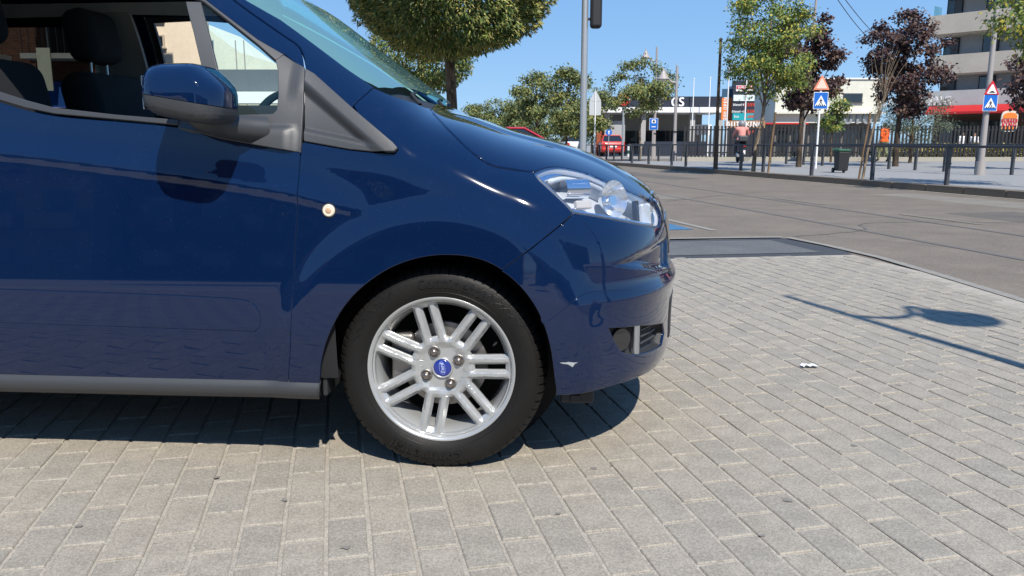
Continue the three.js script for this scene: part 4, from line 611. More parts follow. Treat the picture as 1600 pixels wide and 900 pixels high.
// ---------- trees ----------
const tmpA = new THREE.Vector3(), tmpB = new THREE.Vector3(), tmpC = new THREE.Vector3();
function leafCloud(spots, { len = 0.05, wid = 0.028, palette, droop = 0.4, out = 0.5, centre }) {
  const P = [], N = [], C = [], I = [];
  for (const s of spots) {
    const d = tmpA.set(rr(-1, 1), rr(-1, 1) - droop, rr(-1, 1)); if (centre) d.addScaledVector(tmpB.set(s[0] - centre[0], s[1] - centre[1], s[2] - centre[2]).normalize(), out); d.normalize();
    const n = tmpB.set(rr(-1, 1), rr(0.1, 1.4), rr(-1, 1)); if (centre) n.addScaledVector(tmpC.set(s[0] - centre[0], s[1] - centre[1], s[2] - centre[2]).normalize(), 0.9); n.addScaledVector(d, -n.dot(d)).normalize();
    const w = tmpC.crossVectors(d, n).normalize(), L = len * rr(0.7, 1.3), Wd = wid * rr(0.75, 1.2), o = P.length / 3, col = palette[Math.floor(rnd() ** 1.0 * palette.length)], k = rr(0.8, 1.2);
    P.push(s[0], s[1], s[2], s[0] + d.x * L * 0.45 + w.x * Wd / 2 + n.x * L * 0.1, s[1] + d.y * L * 0.45 + w.y * Wd / 2 + n.y * L * 0.1, s[2] + d.z * L * 0.45 + w.z * Wd / 2 + n.z * L * 0.1, s[0] + d.x * L, s[1] + d.y * L, s[2] + d.z * L, s[0] + d.x * L * 0.45 - w.x * Wd / 2 + n.x * L * 0.1, s[1] + d.y * L * 0.45 - w.y * Wd / 2 + n.y * L * 0.1, s[2] + d.z * L * 0.45 - w.z * Wd / 2 + n.z * L * 0.1);
    for (let q = 0; q < 4; q++) { N.push(n.x, n.y, n.z); C.push(col[0] * k, col[1] * k, col[2] * k); }
    I.push(o, o + 1, o + 2, o, o + 2, o + 3);
  }
  const g = new THREE.BufferGeometry(); g.setAttribute('position', new THREE.Float32BufferAttribute(P, 3)); g.setAttribute('normal', new THREE.Float32BufferAttribute(N, 3)); g.setAttribute('color', new THREE.Float32BufferAttribute(C, 3)); g.setIndex(I); return g;
}
const gauss = () => (rnd() + rnd() + rnd() - 1.5) / 0.9;
const GREEN = { privet: [[0.10, 0.155, 0.035], [0.14, 0.20, 0.04], [0.075, 0.125, 0.03], [0.19, 0.23, 0.055]], tip: [[0.44, 0.41, 0.11], [0.34, 0.35, 0.09], [0.48, 0.42, 0.15]], locust: [[0.13, 0.20, 0.04], [0.17, 0.25, 0.05], [0.10, 0.17, 0.04], [0.24, 0.28, 0.055], [0.42, 0.36, 0.05]], plum: [[0.075, 0.036, 0.034], [0.10, 0.048, 0.04], [0.055, 0.032, 0.034], [0.15, 0.09, 0.06]], olive: [[0.13, 0.16, 0.09], [0.10, 0.135, 0.075], [0.17, 0.19, 0.12]], far: [[0.15, 0.19, 0.06], [0.19, 0.23, 0.07], [0.125, 0.165, 0.055], [0.28, 0.26, 0.07]] };
function openTree(o) {                                                // trunk, limbs, clumped crown with gaps
  const t = thing(o.name, o.label, 'tree', o.group); t.position.set(o.x, o.y ?? 0.12, o.z);
  const [lx, lz] = o.lean ?? [0, 0], h0 = o.fork, top = o.top, rx = o.rx, cy = (o.bottom + top) / 2, ry = (top - o.bottom) / 2;
  part('trunk', limb([[0, -0.05, 0], [lx * 0.25 + rr(-0.03, 0.03), h0 * 0.35, lz * 0.3], [lx * 0.6 + rr(-0.04, 0.04), h0 * 0.7, lz * 0.6], [lx, h0, lz], [lx * 1.3, Math.min(top - 0.2, h0 + (top - h0) * 0.7), lz]], o.r, o.r * 0.35, 9, 14), o.bark ?? M.bark, t);
  const spots = [], ends = [];
  const nb = o.limbs ?? 9;
  for (let i = 0; i < nb; i++) {
    const a = i / nb * 6.283 + rr(-0.4, 0.4), e = rr(-0.75, 0.95), q = Math.sqrt(1 - Math.min(0.9, e * e)) * rr(0.6, 0.98), end = [lx * 1.2 + Math.cos(a) * rx * q, cy + e * ry * 0.92, lz + Math.sin(a) * rx * q], s = [lx, h0 + rr(-0.1, 0.35) * (top - h0), lz];
    const mid = [(s[0] + end[0]) / 2 + rr(-0.1, 0.1), (s[1] + end[1]) / 2 + 0.12 * ry, (s[2] + end[2]) / 2 + rr(-0.1, 0.1)];
    part('branch', limb([s, mid, end], o.r * 0.36, o.r * 0.09, 6, 8), o.bark ?? M.bark, t); ends.push(end, mid);
  }
  for (let i = 0; i < (o.clumps ?? 26); i++) { const a = rr(0, 6.283), e = rr(-1, 1), q = Math.sqrt(1 - e * e) * (rnd() ** 0.45); ends.push([lx * 1.2 + Math.cos(a) * rx * q, cy + e * ry * 0.95, lz + Math.sin(a) * rx * q]); }
  const n = o.leaves ?? 3600; for (let i = 0; i < n; i++) { const c = ends[Math.floor(rnd() * ends.length)], s = o.spread ?? rx * 0.20; spots.push([c[0] + gauss() * s * 1.15, c[1] + gauss() * s * 0.75, c[2] + gauss() * s * 1.15]); }
  part('crown', leafCloud(spots, { len: o.len ?? 0.10, wid: o.wid ?? 0.05, palette: o.palette, centre: [lx, cy, lz], out: 0.3, droop: 0.5 }), M.leaf, t);
  return t;
}
function clippedTree(o) {                                             // dense trimmed ball on a stem
  const t = thing(o.name, o.label, 'tree', o.group); t.position.set(o.x, o.y ?? 0, o.z);
  part('trunk', limb([[0, -0.05, 0], [0.02, o.cy * 0.35, 0.01], [-0.02, o.cy * 0.7, 0], [0, o.cy, 0]], o.r, o.r * 0.75, 12, 14), o.bark ?? M.bark, t);
  for (let i = 0; i < 8; i++) { const a = i * 0.785 + rr(-0.2, 0.2); part('branch', limb([[0, o.cy * 0.62 + rr(0, 0.3), 0], [Math.cos(a) * o.rx * 0.4, o.cy * 0.82, Math.sin(a) * o.rx * 0.4], [Math.cos(a) * o.rx * 0.75, o.cy + rr(-0.2, 0.4) * o.ry, Math.sin(a) * o.rx * 0.75]], o.r * 0.4, o.r * 0.12, 6, 8), o.bark ?? M.bark, t); }
  const lump = []; for (let i = 0; i < 60; i++) { const e = rr(-1, 1), a = rr(0, 6.283), q = Math.sqrt(1 - e * e); lump.push([q * Math.cos(a), e, q * Math.sin(a), rr(-0.10, 0.09)]); }
  const clump = (d) => 0.075 * Math.sin(d[0] * 9 + d[1] * 5) * Math.sin(d[2] * 8 - d[1] * 7) + 0.045 * Math.sin(d[0] * 21 + 1) * Math.sin(d[1] * 19 + d[2] * 17);
  const pick = (n, lo) => { const L = []; for (let i = 0; i < n; i++) { const e = rr(-1, 1), a = rr(0, 6.283), q = Math.sqrt(1 - e * e), d = [q * Math.cos(a), e, q * Math.sin(a)]; let k = lo + (1 - lo) * rnd() ** 0.6; for (const l of lump) { const c = d[0] * l[0] + d[1] * l[1] + d[2] * l[2]; if (c > 0.9) k += l[3] * (c - 0.9) * 10; } k *= 1 + clump(d); const flat = e < 0 ? 0.78 : 1; L.push([d[0] * o.rx * k, o.cy + d[1] * o.ry * k * flat, d[2] * o.rx * k]); } return L; };
  part('crown', leafCloud(pick(o.leaves, 0.72), { len: o.len, wid: o.wid, palette: GREEN.privet, centre: [0, o.cy, 0], out: 0.7, droop: 0.7 }), M.leaf, t);
  part('flower_tips', leafCloud(pick(o.tips, 0.97), { len: o.len * 0.8, wid: o.wid * 0.42, palette: GREEN.tip, centre: [0, o.cy, 0], out: 1.8, droop: 0.0 }), M.leaf, t);
  return t;
}
clippedTree({ name: 'privet_tree', label: 'large clipped round privet tree with thick trunk behind the van bonnet', x: -1.09, z: -14.8, cy: 3.72, rx: 1.80, ry: 1.62, r: 0.105, leaves: 26000, tips: 16000, len: 0.11, wid: 0.045 });
clippedTree({ name: 'privet_tree', label: 'smaller privet tree half hidden behind the large round one', x: -2.45, z: -23, cy: 3.55, rx: 1.45, ry: 1.6, r: 0.09, leaves: 12000, tips: 4500, len: 0.10, wid: 0.045 });
const LG = 'young locust trees along the street';
openTree({ name: 'locust_tree', label: 'green and yellow locust tree with pale bare trunk behind the roadside railing', x: 6.98, z: -23.5, fork: 2.0, lean: [0.22, 0], bottom: 2.0, top: 5.1, rx: 1.42, r: 0.065, bark: M.barkPale, palette: GREEN.locust, leaves: 12000, clumps: 60, limbs: 12, len: 0.10, wid: 0.05, spread: 0.24, group: LG });
openTree({ name: 'locust_tree', label: 'locust tree hanging into the upper right corner of the view', x: 9.87, z: -15, fork: 2.0, bottom: 2.35, top: 4.6, rx: 1.35, r: 0.07, bark: M.barkPale, palette: GREEN.locust, leaves: 6000, clumps: 44, len: 0.09, wid: 0.05, spread: 0.22, group: LG });
openTree({ name: 'locust_tree', label: 'airy locust tree in front of the filling station roof', x: 6.58, z: -42, fork: 2.0, bottom: 2.1, top: 4.9, rx: 1.95, r: 0.07, bark: M.barkPale, palette: GREEN.far, leaves: 6500, clumps: 40, len: 0.15, wid: 0.08, spread: 0.3, group: LG });
for (const [px, z, b, top, rx, lab] of [[3.73, 70, 0.9, 4.6, 2.4, 'broad tree in the green mass behind the tall locust'], [6.09, 74, 0.9, 4.4, 2.4, 'broad tree in the green mass left of the signal pole'], [0.00, 78, 0.8, 4.4, 2.4, 'broad tree closing the far end of the street'], [3.20, 48, 1.3, 5.1, 1.6, 'tall locust tree just beside the grey signal pole'], [1.55, 52, 1.2, 5.2, 1.6, 'locust tree second from the grey signal pole'], [5.48, 56, 1.2, 4.6, 1.5, 'dark locust tree behind the triangular sign backs'], [0.73, 62, 1.0, 4.9, 1.6, 'locust tree third from the signal pole, above the red car roof'], [-1.45, 66, 0.9, 4.3, 2.0, 'bushy low tree right of the thick privet trunk'], [-3.27, 72, 0.9, 4.1, 1.9, 'bushy low tree against the privet trunk']])
  openTree({ name: 'locust_tree', label: lab, x: px, z: -z, y: 0, fork: 1.7, bottom: b, top, rx, r: 0.075, bark: M.bark, palette: GREEN.far, leaves: 5200, clumps: 34, len: 0.19, wid: 0.10, spread: 0.36, group: LG });
const PG = 'purple-leaved plum trees by the fence';
openTree({ name: 'plum_tree', label: 'purple plum tree behind the pedestrian crossing sign', x: 9.80, z: -27.8, fork: 1.7, bottom: 1.75, top: 5.15, rx: 1.22, r: 0.10, bark: M.barkDark, palette: GREEN.plum, leaves: 8000, clumps: 46, len: 0.12, wid: 0.09, spread: 0.22, group: PG });
openTree({ name: 'plum_tree', label: 'broad purple plum tree between the person in orange and the flats', x: 13.44, z: -28.5, fork: 1.6, bottom: 1.6, top: 5.2, rx: 1.45, r: 0.11, bark: M.barkDark, palette: GREEN.plum, leaves: 9500, clumps: 54, len: 0.12, wid: 0.09, spread: 0.24, group: PG });
openTree({ name: 'plum_tree', label: 'purple plum tree cut off by the right edge of the view', x: 16.10, z: -25, fork: 1.5, bottom: 1.55, top: 3.9, rx: 1.15, r: 0.09, bark: M.barkDark, palette: GREEN.plum, leaves: 4200, clumps: 34, len: 0.12, wid: 0.09, spread: 0.22, group: PG });
openTree({ name: 'olive_bush', label: 'grey-green olive bush against the dark picket fence', x: 16.13, z: -33, fork: 0.9, bottom: 0.85, top: 2.75, rx: 1.55, r: 0.07, palette: GREEN.olive, leaves: 4200, clumps: 30, len: 0.12, wid: 0.03, spread: 0.3 });
openTree({ name: 'small_tree', label: 'small round bright green tree under the crossing sign', x: 13.32, z: -34, fork: 1.3, bottom: 1.25, top: 3.0, rx: 0.62, r: 0.05, palette: GREEN.locust, leaves: 1800, clumps: 18, len: 0.12, wid: 0.07, spread: 0.16 });
{ // bare sapling with its stake
  const t = thing('bare_sapling', 'leafless pale sapling leaning on a stake by the railing', 'tree'); t.position.set(8.17, 0.12, -18.9);
  part('trunk', limb([[0, -0.05, 0], [0.10, 0.8, 0], [0.24, 1.5, 0], [0.42, 2.05, 0]], 0.034, 0.02, 8, 12), M.barkPale, t);
  for (let i = 0; i < 15; i++) { const h = rr(1.35, 2.0), x0 = 0.06 + h * 0.17, a = rr(0, 6.283), L = rr(0.7, 1.5), k = rr(0.12, 0.42); part('branch', limb([[x0, h, 0], [x0 + Math.cos(a) * L * k * 0.5, h + L * 0.5, Math.sin(a) * L * k * 0.6], [x0 + Math.cos(a) * L * k + 0.1, h + L * 0.95, Math.sin(a) * L * k]], 0.011, 0.003, 5, 7), M.barkPale, t); }
  const s = solo('tree_stake', cyl(0.025, 0.025, 1.55, 0, -0.05, 0, 8), M.wood, 'round wooden stake beside the leafless sapling', 'stake'); s.position.set(8.00, 0.12, -18.7); s.rotation.z = -0.10;
  const s2 = solo('tree_stake', cyl(0.03, 0.03, 1.7, 0, -0.05, 0, 8), M.wood, 'round wooden stake beside the pale locust trunk', 'stake'); s2.position.set(7.13, 0.12, -22.6); s2.rotation.z = -0.07;
}

// ---------- railings ----------
{
  const make = (label, a0, a1, b, spots, h, y0) => {
    const r = thing('pedestrian_railing', label, 'railing', 'steel pedestrian railings');
    spots.forEach((a) => { const [x, z] = road2(a, b), thick = 0.045; const p = part('post', new RoundedBoxGeometry(0.09, h, 0.05, 1, 0.008), M.post, r); p.position.set(x, y0 + h / 2, z); p.rotation.y = RA; const c = part('post_band', box(0.10, 0.03, 0.06), M.post, r); c.position.set(x, y0 + h * 0.55, z); c.rotation.y = RA; });
    for (let i = 0; i < spots.length - 1; i++) { const [x0, z0] = road2(spots[i], b), [x1, z1] = road2(spots[i + 1], b); const L = Math.hypot(x1 - x0, z1 - z0), m = part('top_rail', box(0.045, 0.05, L + 0.05, 0, 0, 0, 0.01), M.post, r); m.position.set((x0 + x1) / 2, y0 + h - 0.01 + (i % 2) * 0.003, (z0 + z1) / 2); m.rotation.y = RA; }
  };
  make('dark steel railing along the far kerb of the road', 0, 0, 11.92, [9.5, 11.8, 13.9, 16.2, 18.6, 21.0, 22.3, 23.9, 26.2, 27.4, 29.6, 31.4], 0.76, 0.12);
  make('second dark railing further back on the far pavement', 0, 0, 17.2, [9.4, 10.6, 11.8, 13.0, 14.2, 15.4, 16.6, 17.8, 19.0, 20.2, 21.4, 22.6, 23.8, 25.0, 26.2, 27.4, 28.6, 29.8], 0.78, 0.12);
  make('distant railing before the filling station', 0, 0, 14.4, [33.2, 34.6, 35.8, 37, 38.2, 39.4, 40.6, 41.8, 43, 44.2, 46.6], 0.8, 0.0);
}
// ---------- picket fence ----------
{
  const f = thing('picket_fence', 'long black steel picket fence on a low wall before the buildings', 'fence');
  const x0 = 7.6, x1 = 25.5, z = -36.5; part('base_wall', metricUV(box(x1 - x0, 0.20, 0.25, (x0 + x1) / 2, 0.20, z)), plaster(0.42, 0.39, 0.33), f);
  const pk = new THREE.BoxGeometry(0.08, 1.38, 0.03);
  for (let i = 0, x = x0 + 0.1; x < x1; i++, x += 0.165) { const p = part('picket', pk, M.black, f); p.position.set(x, 0.98, z + 0.02); }
  part('fence_rail', box(x1 - x0, 0.05, 0.04, (x0 + x1) / 2, 0.50, z - 0.02), M.black, f); part('fence_rail', box(x1 - x0, 0.05, 0.04, (x0 + x1) / 2, 1.5, z - 0.02), M.black, f);
  const h = solo('dry_hedge', leafCloud(Array.from({ length: 5200 }, () => [rr(17.0, 25.3), rr(0.15, 0.85), rr(-38.2, -37.4)]), { len: 0.16, wid: 0.09, palette: [[0.34, 0.29, 0.08], [0.26, 0.26, 0.08], [0.40, 0.33, 0.12]] }), M.leaf, 'dry yellow low hedge seen between the fence pickets', 'hedge');
}

// ---------- posts, signs, lamps ----------
function pole(r0, r1, h, m, parent, name = 'pole', x = 0, z = 0) { return part(name, cyl(r0, r1, h, x, 0, z, 16), m, parent); }
{ // traffic signal seen from behind
  const t = thing('signal_pole', 'galvanised signal pole with dark lamp heads above the bonnet', 'traffic light'); t.position.set(1.26, 0, -14.5);
  pole(0.062, 0.055, 4.1, M.galv, t); part('pole_foot', cyl(0.09, 0.075, 0.25, 0, 0, 0), M.galv, t);
  part('signal_head', (() => { const g = new RoundedBoxGeometry(0.20, 0.85, 0.2, 3, 0.06); g.translate(0.19, 3.32, 0.0); return g; })(), M.black, t);
  part('bracket', join([box(0.16, 0.04, 0.05, 0.08, 3.05, 0), box(0.16, 0.04, 0.05, 0.08, 3.6, 0)]), M.black, t);
}
const tri2 = (w, h, r = 0.04) => { const s = new THREE.Shape(); s.moveTo(-w / 2 + r, 0); s.lineTo(w / 2 - r, 0); s.quadraticCurveTo(w / 2, 0, w / 2 - r * 0.5, r * 0.9); s.lineTo(r * 0.5, h - r * 0.6); s.quadraticCurveTo(0, h, -r * 0.5, h - r * 0.6); s.lineTo(-w / 2 + r * 0.5, r * 0.9); s.quadraticCurveTo(-w / 2, 0, -w / 2 + r, 0); return s; };
const slab = (shape, d) => new THREE.ExtrudeGeometry(shape, { depth: d, bevelEnabled: false, curveSegments: 8 });
const rectS = (w, h, r) => { const s = new THREE.Shape(); s.moveTo(-w / 2 + r, 0); s.lineTo(w / 2 - r, 0); s.quadraticCurveTo(w / 2, 0, w / 2, r); s.lineTo(w / 2, h - r); s.quadraticCurveTo(w / 2, h, w / 2 - r, h); s.lineTo(-w / 2 + r, h); s.quadraticCurveTo(-w / 2, h, -w / 2, h - r); s.lineTo(-w / 2, r); s.quadraticCurveTo(-w / 2, 0, -w / 2 + r, 0); return s; };
const polyS = (pts) => new THREE.Shape(pts.map(([x, y]) => new THREE.Vector2(x, y)));
const walker = (s) => join([[[-0.06, 0.86], [0.06, 0.86], [0.06, 1.0], [-0.06, 1.0]], [[-0.10, 0.82], [0.12, 0.80], [0.08, 0.42], [-0.08, 0.42]], [[-0.10, 0.80], [-0.30, 0.52], [-0.24, 0.48], [-0.06, 0.68]], [[0.10, 0.80], [0.28, 0.58], [0.24, 0.53], [0.06, 0.68]], [[-0.08, 0.44], [-0.26, 0.04], [-0.16, 0.0], [0.02, 0.40]], [[0.0, 0.44], [0.20, 0.02], [0.30, 0.05], [0.09, 0.44]]].map((p) => slab(polyS(p.map(([x, y]) => [x * s, y * s])), 0.004)));
function crossingPanel(parent, w, y, z) {
  part('sign_border', slab(rectS(w, w * 1.14, 0.05 * w), 0.02), M.white, parent).position.set(0, y, z);
  const b = part('sign_panel', slab(rectS(w * 0.93, w * 1.07, 0.04 * w), 0.004), M.signBlue, parent); b.position.set(0, y + 0.035 * w, z + 0.021);
  const t = part('sign_triangle', slab(polyS([[-0.40 * w, 0], [0.40 * w, 0], [0, 0.70 * w]]), 0.004), M.white, parent); t.position.set(0, y + 0.22 * w, z + 0.026);
  part('sign_walker', walker(0.44 * w), M.black, parent).position.set(0, y + 0.28 * w, z + 0.031);
  part('sign_stripes', join([-2, -1, 0, 1, 2].map((k) => box(0.07 * w, 0.09 * w, 0.004, k * 0.13 * w, 0, 0))), M.black, parent).position.set(0, y + 0.25 * w, z + 0.032);
}
{ // crossing sign with the back of a triangular sign above
  const t = thing('crossing_sign', 'blue pedestrian crossing sign on white post with triangular sign back above', 'road sign'); t.position.set(9.79, 0.12, -26.2);
  pole(0.032, 0.032, 2.85, M.white, t);
  crossingPanel(t, 0.46, 1.993 - 0.12, 0.04);
  part('triangle_plate', slab(tri2(0.52, 0.46), 0.02), std(lin(0.72, 0.24, 0.14), 0.6), t).position.set(0, 2.586 - 0.12, 0.04);
  part('triangle_face', slab(tri2(0.36, 0.32), 0.006), std(lin(0.78, 0.55, 0.46), 0.6), t).position.set(0, 2.627 - 0.12, 0.062);
}
{ // speed hump and crossing signs on a lamp column
  const t = thing('column_signs', 'red speed hump triangle above blue crossing sign on grey column', 'road sign'); t.position.set(12.11, 0.12, -21);
  part('column', cyl(0.078, 0.055, 4.5, 0, 0, 0, 18), M.greyPost, t); part('column_foot', cyl(0.13, 0.11, 0.35, 0, 0, 0, 18), M.greyPost, t);
  crossingPanel(t, 0.36, 1.732 - 0.12, 0.12);
  part('triangle_plate', slab(tri2(0.40, 0.36), 0.02), M.signRed, t).position.set(0.01, 2.130 - 0.12, 0.12);
  part('triangle_face', slab(tri2(0.27, 0.245), 0.005), M.white, t).position.set(0.01, 2.161 - 0.12, 0.142);
  part('hump_symbol', slab(polyS([[-0.085, 0], [0.085, 0], [0.05, 0.022], [0.025, 0.045], [-0.02, 0.045], [-0.045, 0.022]]), 0.004), M.black, t).position.set(0.01, 2.177 - 0.11, 0.149);
}
{ // sign backs
  const t = thing('sign_back', 'grey backs of a triangular and a square road sign on thin white post', 'road sign'); t.position.set(4.55, 0, -45);
  pole(0.035, 0.035, 3.6, M.white, t, 'pole', 0, 0.03); part('triangle_back', slab(tri2(0.66, 0.60), 0.02), M.signBack, t).position.set(0, 3.160, -0.02); part('square_back', slab(rectS(0.64, 0.74, 0.04), 0.02), M.signBack, t).position.set(0, 2.408, -0.02);
}
{ const t = thing('arrow_sign', 'small round blue arrow sign beside the red car', 'road sign'); t.position.set(6.15, 0, -52); pole(0.03, 0.03, 1.75, M.galv, t); const c = new THREE.CylinderGeometry(0.2, 0.2, 0.02, 28); c.rotateX(Math.PI / 2); part('disc', c, M.signBlue, t).position.set(0, 1.560, 0.03); part('arrow', slab(polyS([[-0.03, -0.12], [0.03, -0.12], [0.03, 0.03], [0.08, 0.03], [0, 0.13], [-0.08, 0.03], [-0.03, 0.03]]), 0.004), M.white, t).position.set(0, 1.560, 0.042); }
{ const t = thing('bus_sign', 'square blue and white transport sign on a slim grey post', 'road sign'); t.position.set(6.88, 0.05, -40); pole(0.04, 0.04, 1.75, M.greyPost, t); const y = 1.544 - 0.05; part('sign_border', slab(rectS(0.42, 0.56, 0.03), 0.02), M.white, t).position.set(0.02, y, 0.04); part('sign_panel', slab(rectS(0.39, 0.53, 0.03), 0.004), M.signBlue, t).position.set(0.02, y + 0.015, 0.062); part('sign_square', slab(rectS(0.2, 0.17, 0.02), 0.004), M.white, t).position.set(0.02, y + 0.32, 0.067); part('sign_symbol', slab(rectS(0.1, 0.10, 0.02), 0.004), M.black, t).position.set(0.02, y + 0.355, 0.072); part('sign_bar', slab(rectS(0.2, 0.04, 0.01), 0.004), M.white, t).position.set(0.02, y + 0.13, 0.067); }
function lampPost(label, x, z, h, turn, k = 1, group = 'street lamps with bell lanterns') {
  const t = thing('street_lamp', label, 'street lamp', group); t.position.set(x, 0, z); t.rotation.y = turn;
  part('column', cyl(0.048 * k, 0.028 * k, h, 0, 0, 0, 16), M.greyPost, t); part('column_base', cyl(0.13, 0.10, 0.9, 0, 0, 0, 16), M.greyPost, t); part('collar', cyl(0.105, 0.105, 0.06, 0, 1.4, 0), M.black, t);
  part('arm', tube([[0, h - 0.72, 0], [0.2, h - 0.72, 0], [0.42, h - 0.52, 0], [0.56, h - 0.24, 0], [0.62, h - 0.18, 0]], 0.026 * (0.4 + 0.6 * k), 10), M.greyPost, t); part('finial', tube([[0, h, 0], [0.02, h + 0.05, 0], [0.12, h + 0.09, 0]], 0.01, 6), M.greyPost, t);
  const pts = [[0.02, 0.42], [0.03, 0.30], [0.065, 0.26], [0.085, 0.20], [0.125, 0.12], [0.195, 0.03], [0.205, 0.0], [0.18, 0.0]].map(([r, y]) => new THREE.Vector2(r, y)); const g = new THREE.LatheGeometry(pts.reverse(), 28); g.scale(1 + (k - 1) * 0.45, 1 + (k - 1) * 0.3, 1 + (k - 1) * 0.45); g.translate(0.62, h - 0.60, 0); part('lantern', g, M.greyPost, t);
  const b = new THREE.SphereGeometry(0.165, 24, 10, 0, 6.3, Math.PI / 2, Math.PI / 2); b.scale(1, 0.5, 1); b.translate(0.62, h - 0.598, 0); part('lantern_bowl', b, M.white, t); return t;
}
lampPost('grey street lamp with bell lantern before the filling station', 7.46, -37.5, 4.35, Math.PI, 1.9);
lampPost('grey street lamp rising behind the airy locust tree', 8.00, -46, 6.1, Math.PI, 1.9);
lampPost('street lamp beside the forecourt whose shadow lies on the pavers', 2.89, -1.22, 4.7, R(-16));
{ const t = thing('utility_pole', 'dark timber utility pole standing in the locust crown', 'pole'); t.position.set(6.35, 0.12, -25.4); part('pole_shaft', cyl(0.062, 0.04, 3.9, 0, 0, 0, 12), M.bark, t); part('pole_cap', cyl(0.07, 0.03, 0.06, 0, 3.9, 0, 12), M.black, t); }
{ const t = thing('utility_pole', 'tall pole carrying the overhead wires behind the plum tree', 'pole'); t.position.set(10.86, 0.12, -30); part('pole_shaft', limb([[-0.22, 0, 0], [-0.15, 2, 0], [0, 6.6, 0]], 0.05, 0.04, 10, 12), M.greyPost, t); part('cross_arm', box(0.5, 0.07, 0.07, 0.1, 6.4, 0), M.barkDark, t); }
for (const [dx, dy] of [[0, 0], [0.26, 0.05]]) { const w = solo('overhead_wire', tube([[11.05 + dx * 0.7, 6.62 + dy, -30], [14.95 + dx, 5.75 + dy * 3, -36], [20.51 + dx, 4.92 + dy * 4, -44], [24.48 + dx, 4.78, -50]], 0.014, 6, 30), M.black, dx ? 'upper of the two black overhead wires' : 'lower of the two black overhead wires', 'wire'); }
['leftmost white flagpole, in front of the dark fascia', 'second white flagpole from the left', 'white flagpole in front of the orange panel', 'white flagpole in front of the price panel'].forEach((l, i) => { const t = solo('flagpole', join([cyl(0.045, 0.03, 5.3 - (i > 1 ? 0.2 : 0), 0, 0, 0, 10), (() => { const g = new THREE.SphereGeometry(0.05, 10, 8); g.translate(0, 5.32 - (i > 1 ? 0.2 : 0), 0); return g; })()]), M.white, l, 'flagpole', 'white flagpoles'); t.position.set([12.75, 13.66, 12.04, 12.76][i], 0, [-58, -57, -46, -45][i]); });

// ---------- bin, scrap ----------
{ const t = thing('litter_container', 'dark wheeled refuse container with green lid by the railing', 'bin'); t.position.set(9.11, 0.12, -22.5); const b = new RoundedBoxGeometry(0.32, 0.52, 0.36, 2, 0.03), p = b.attributes.position; for (let i = 0; i < p.count; i++) { const k = p.getY(i) < 0 ? 0.86 : 1; p.setX(i, p.getX(i) * k); p.setZ(i, p.getZ(i) * k); } b.computeVertexNormals(); b.translate(0, 0.32, 0); part('tub', b, M.black, t); part('lid', new RoundedBoxGeometry(0.35, 0.07, 0.39, 2, 0.03).translate(0, 0.615, 0), M.green, t); part('handle', tube([[-0.15, 0.6, -0.24], [-0.15, 0.64, -0.29], [0.15, 0.64, -0.29], [0.15, 0.6, -0.24]], 0.014, 6), M.green, t); for (const s of [-1, 1]) part('wheel', new THREE.CylinderGeometry(0.07, 0.07, 0.04, 16).rotateZ(Math.PI / 2).translate(s * 0.15, 0.07, -0.17), M.black, t); }
{ const g = new THREE.PlaneGeometry(0.07, 0.035, 8, 5), p = g.attributes.position; for (let i = 0; i < p.count; i++) p.setXYZ(i, p.getX(i) + rr(-0.004, 0.004), p.getY(i) + rr(-0.004, 0.004), 0.006 + 0.012 * Math.abs(Math.sin(p.getX(i) * 90)) * rnd()); g.rotateX(-Math.PI / 2); g.computeVertexNormals(); const m = solo('paper_scrap', g, M.white, 'crumpled white paper scrap lying on the pavers', 'litter'); m.position.set(1.285, 0.003, -3.36); }
{ const g = new THREE.CircleGeometry(0.018, 20); g.rotateX(-Math.PI / 2); }

// ---------- buildings ----------
function block(parent, name, w, h, d, x, y, z, m) { return part(name, metricUV(box(w, h, d, x, y + h / 2, z)), m, parent); }
{ // filling station
  const t = thing('filling_station', 'low filling station with dark fascia and white canopy band', 'building'); const z = -60; t.position.set(0, 0, z);
  const x0 = 6.11, x1 = 15.09;
  const yb = 3.028, y1 = 3.393, y2 = 4.143, wall = plaster(0.30, 0.29, 0.28);
  block(t, 'canopy_band', x1 - x0 + 0.4, y1 - yb, 5.4, (x0 + x1) / 2, yb, -1.0, M.white);
  block(t, 'fascia', x1 - x0, y2 - y1, 5, (x0 + x1) / 2 + 0.2, y1, -1.0, M.navy);
  block(t, 'shop_wall', x1 - x0 - 1, yb, 0.3, (x0 + x1) / 2, 0, -3.2, wall);
  for (const px of [6.82, 9.40, 12.93, 14.90]) block(t, 'canopy_column', 0.36, yb, 0.36, px, 0, 1.1, plaster(0.42, 0.41, 0.40));
  block(t, 'brown_wall', 1.0, 1.9, 0.3, 6.63, 0, 0.6, std(lin(0.30, 0.07, 0.03), 0.8)); block(t, 'grey_panel', 1.05, 2.1, 0.25, 7.61, 0.35, 0.9, plaster(0.40, 0.42, 0.44));
  for (let i = 0; i < 4; i++) block(t, 'shop_window', 1.15, 1.25, 0.12, 8.93 + i * 1.3, 0.55, -2.96, M.glassDark);
  block(t, 'low_screen', 4.6, 1.0, 0.1, 11.75, 0.0, 1.6, M.navy); block(t, 'poster', 1.3, 0.78, 0.06, 14.67, 1.5, -2.9, M.white);
  part('fascia_lettering', text('CS', 0.62, 0.06), M.white, t).position.set(11.75, (y1 + y2) / 2, 1.54);
}
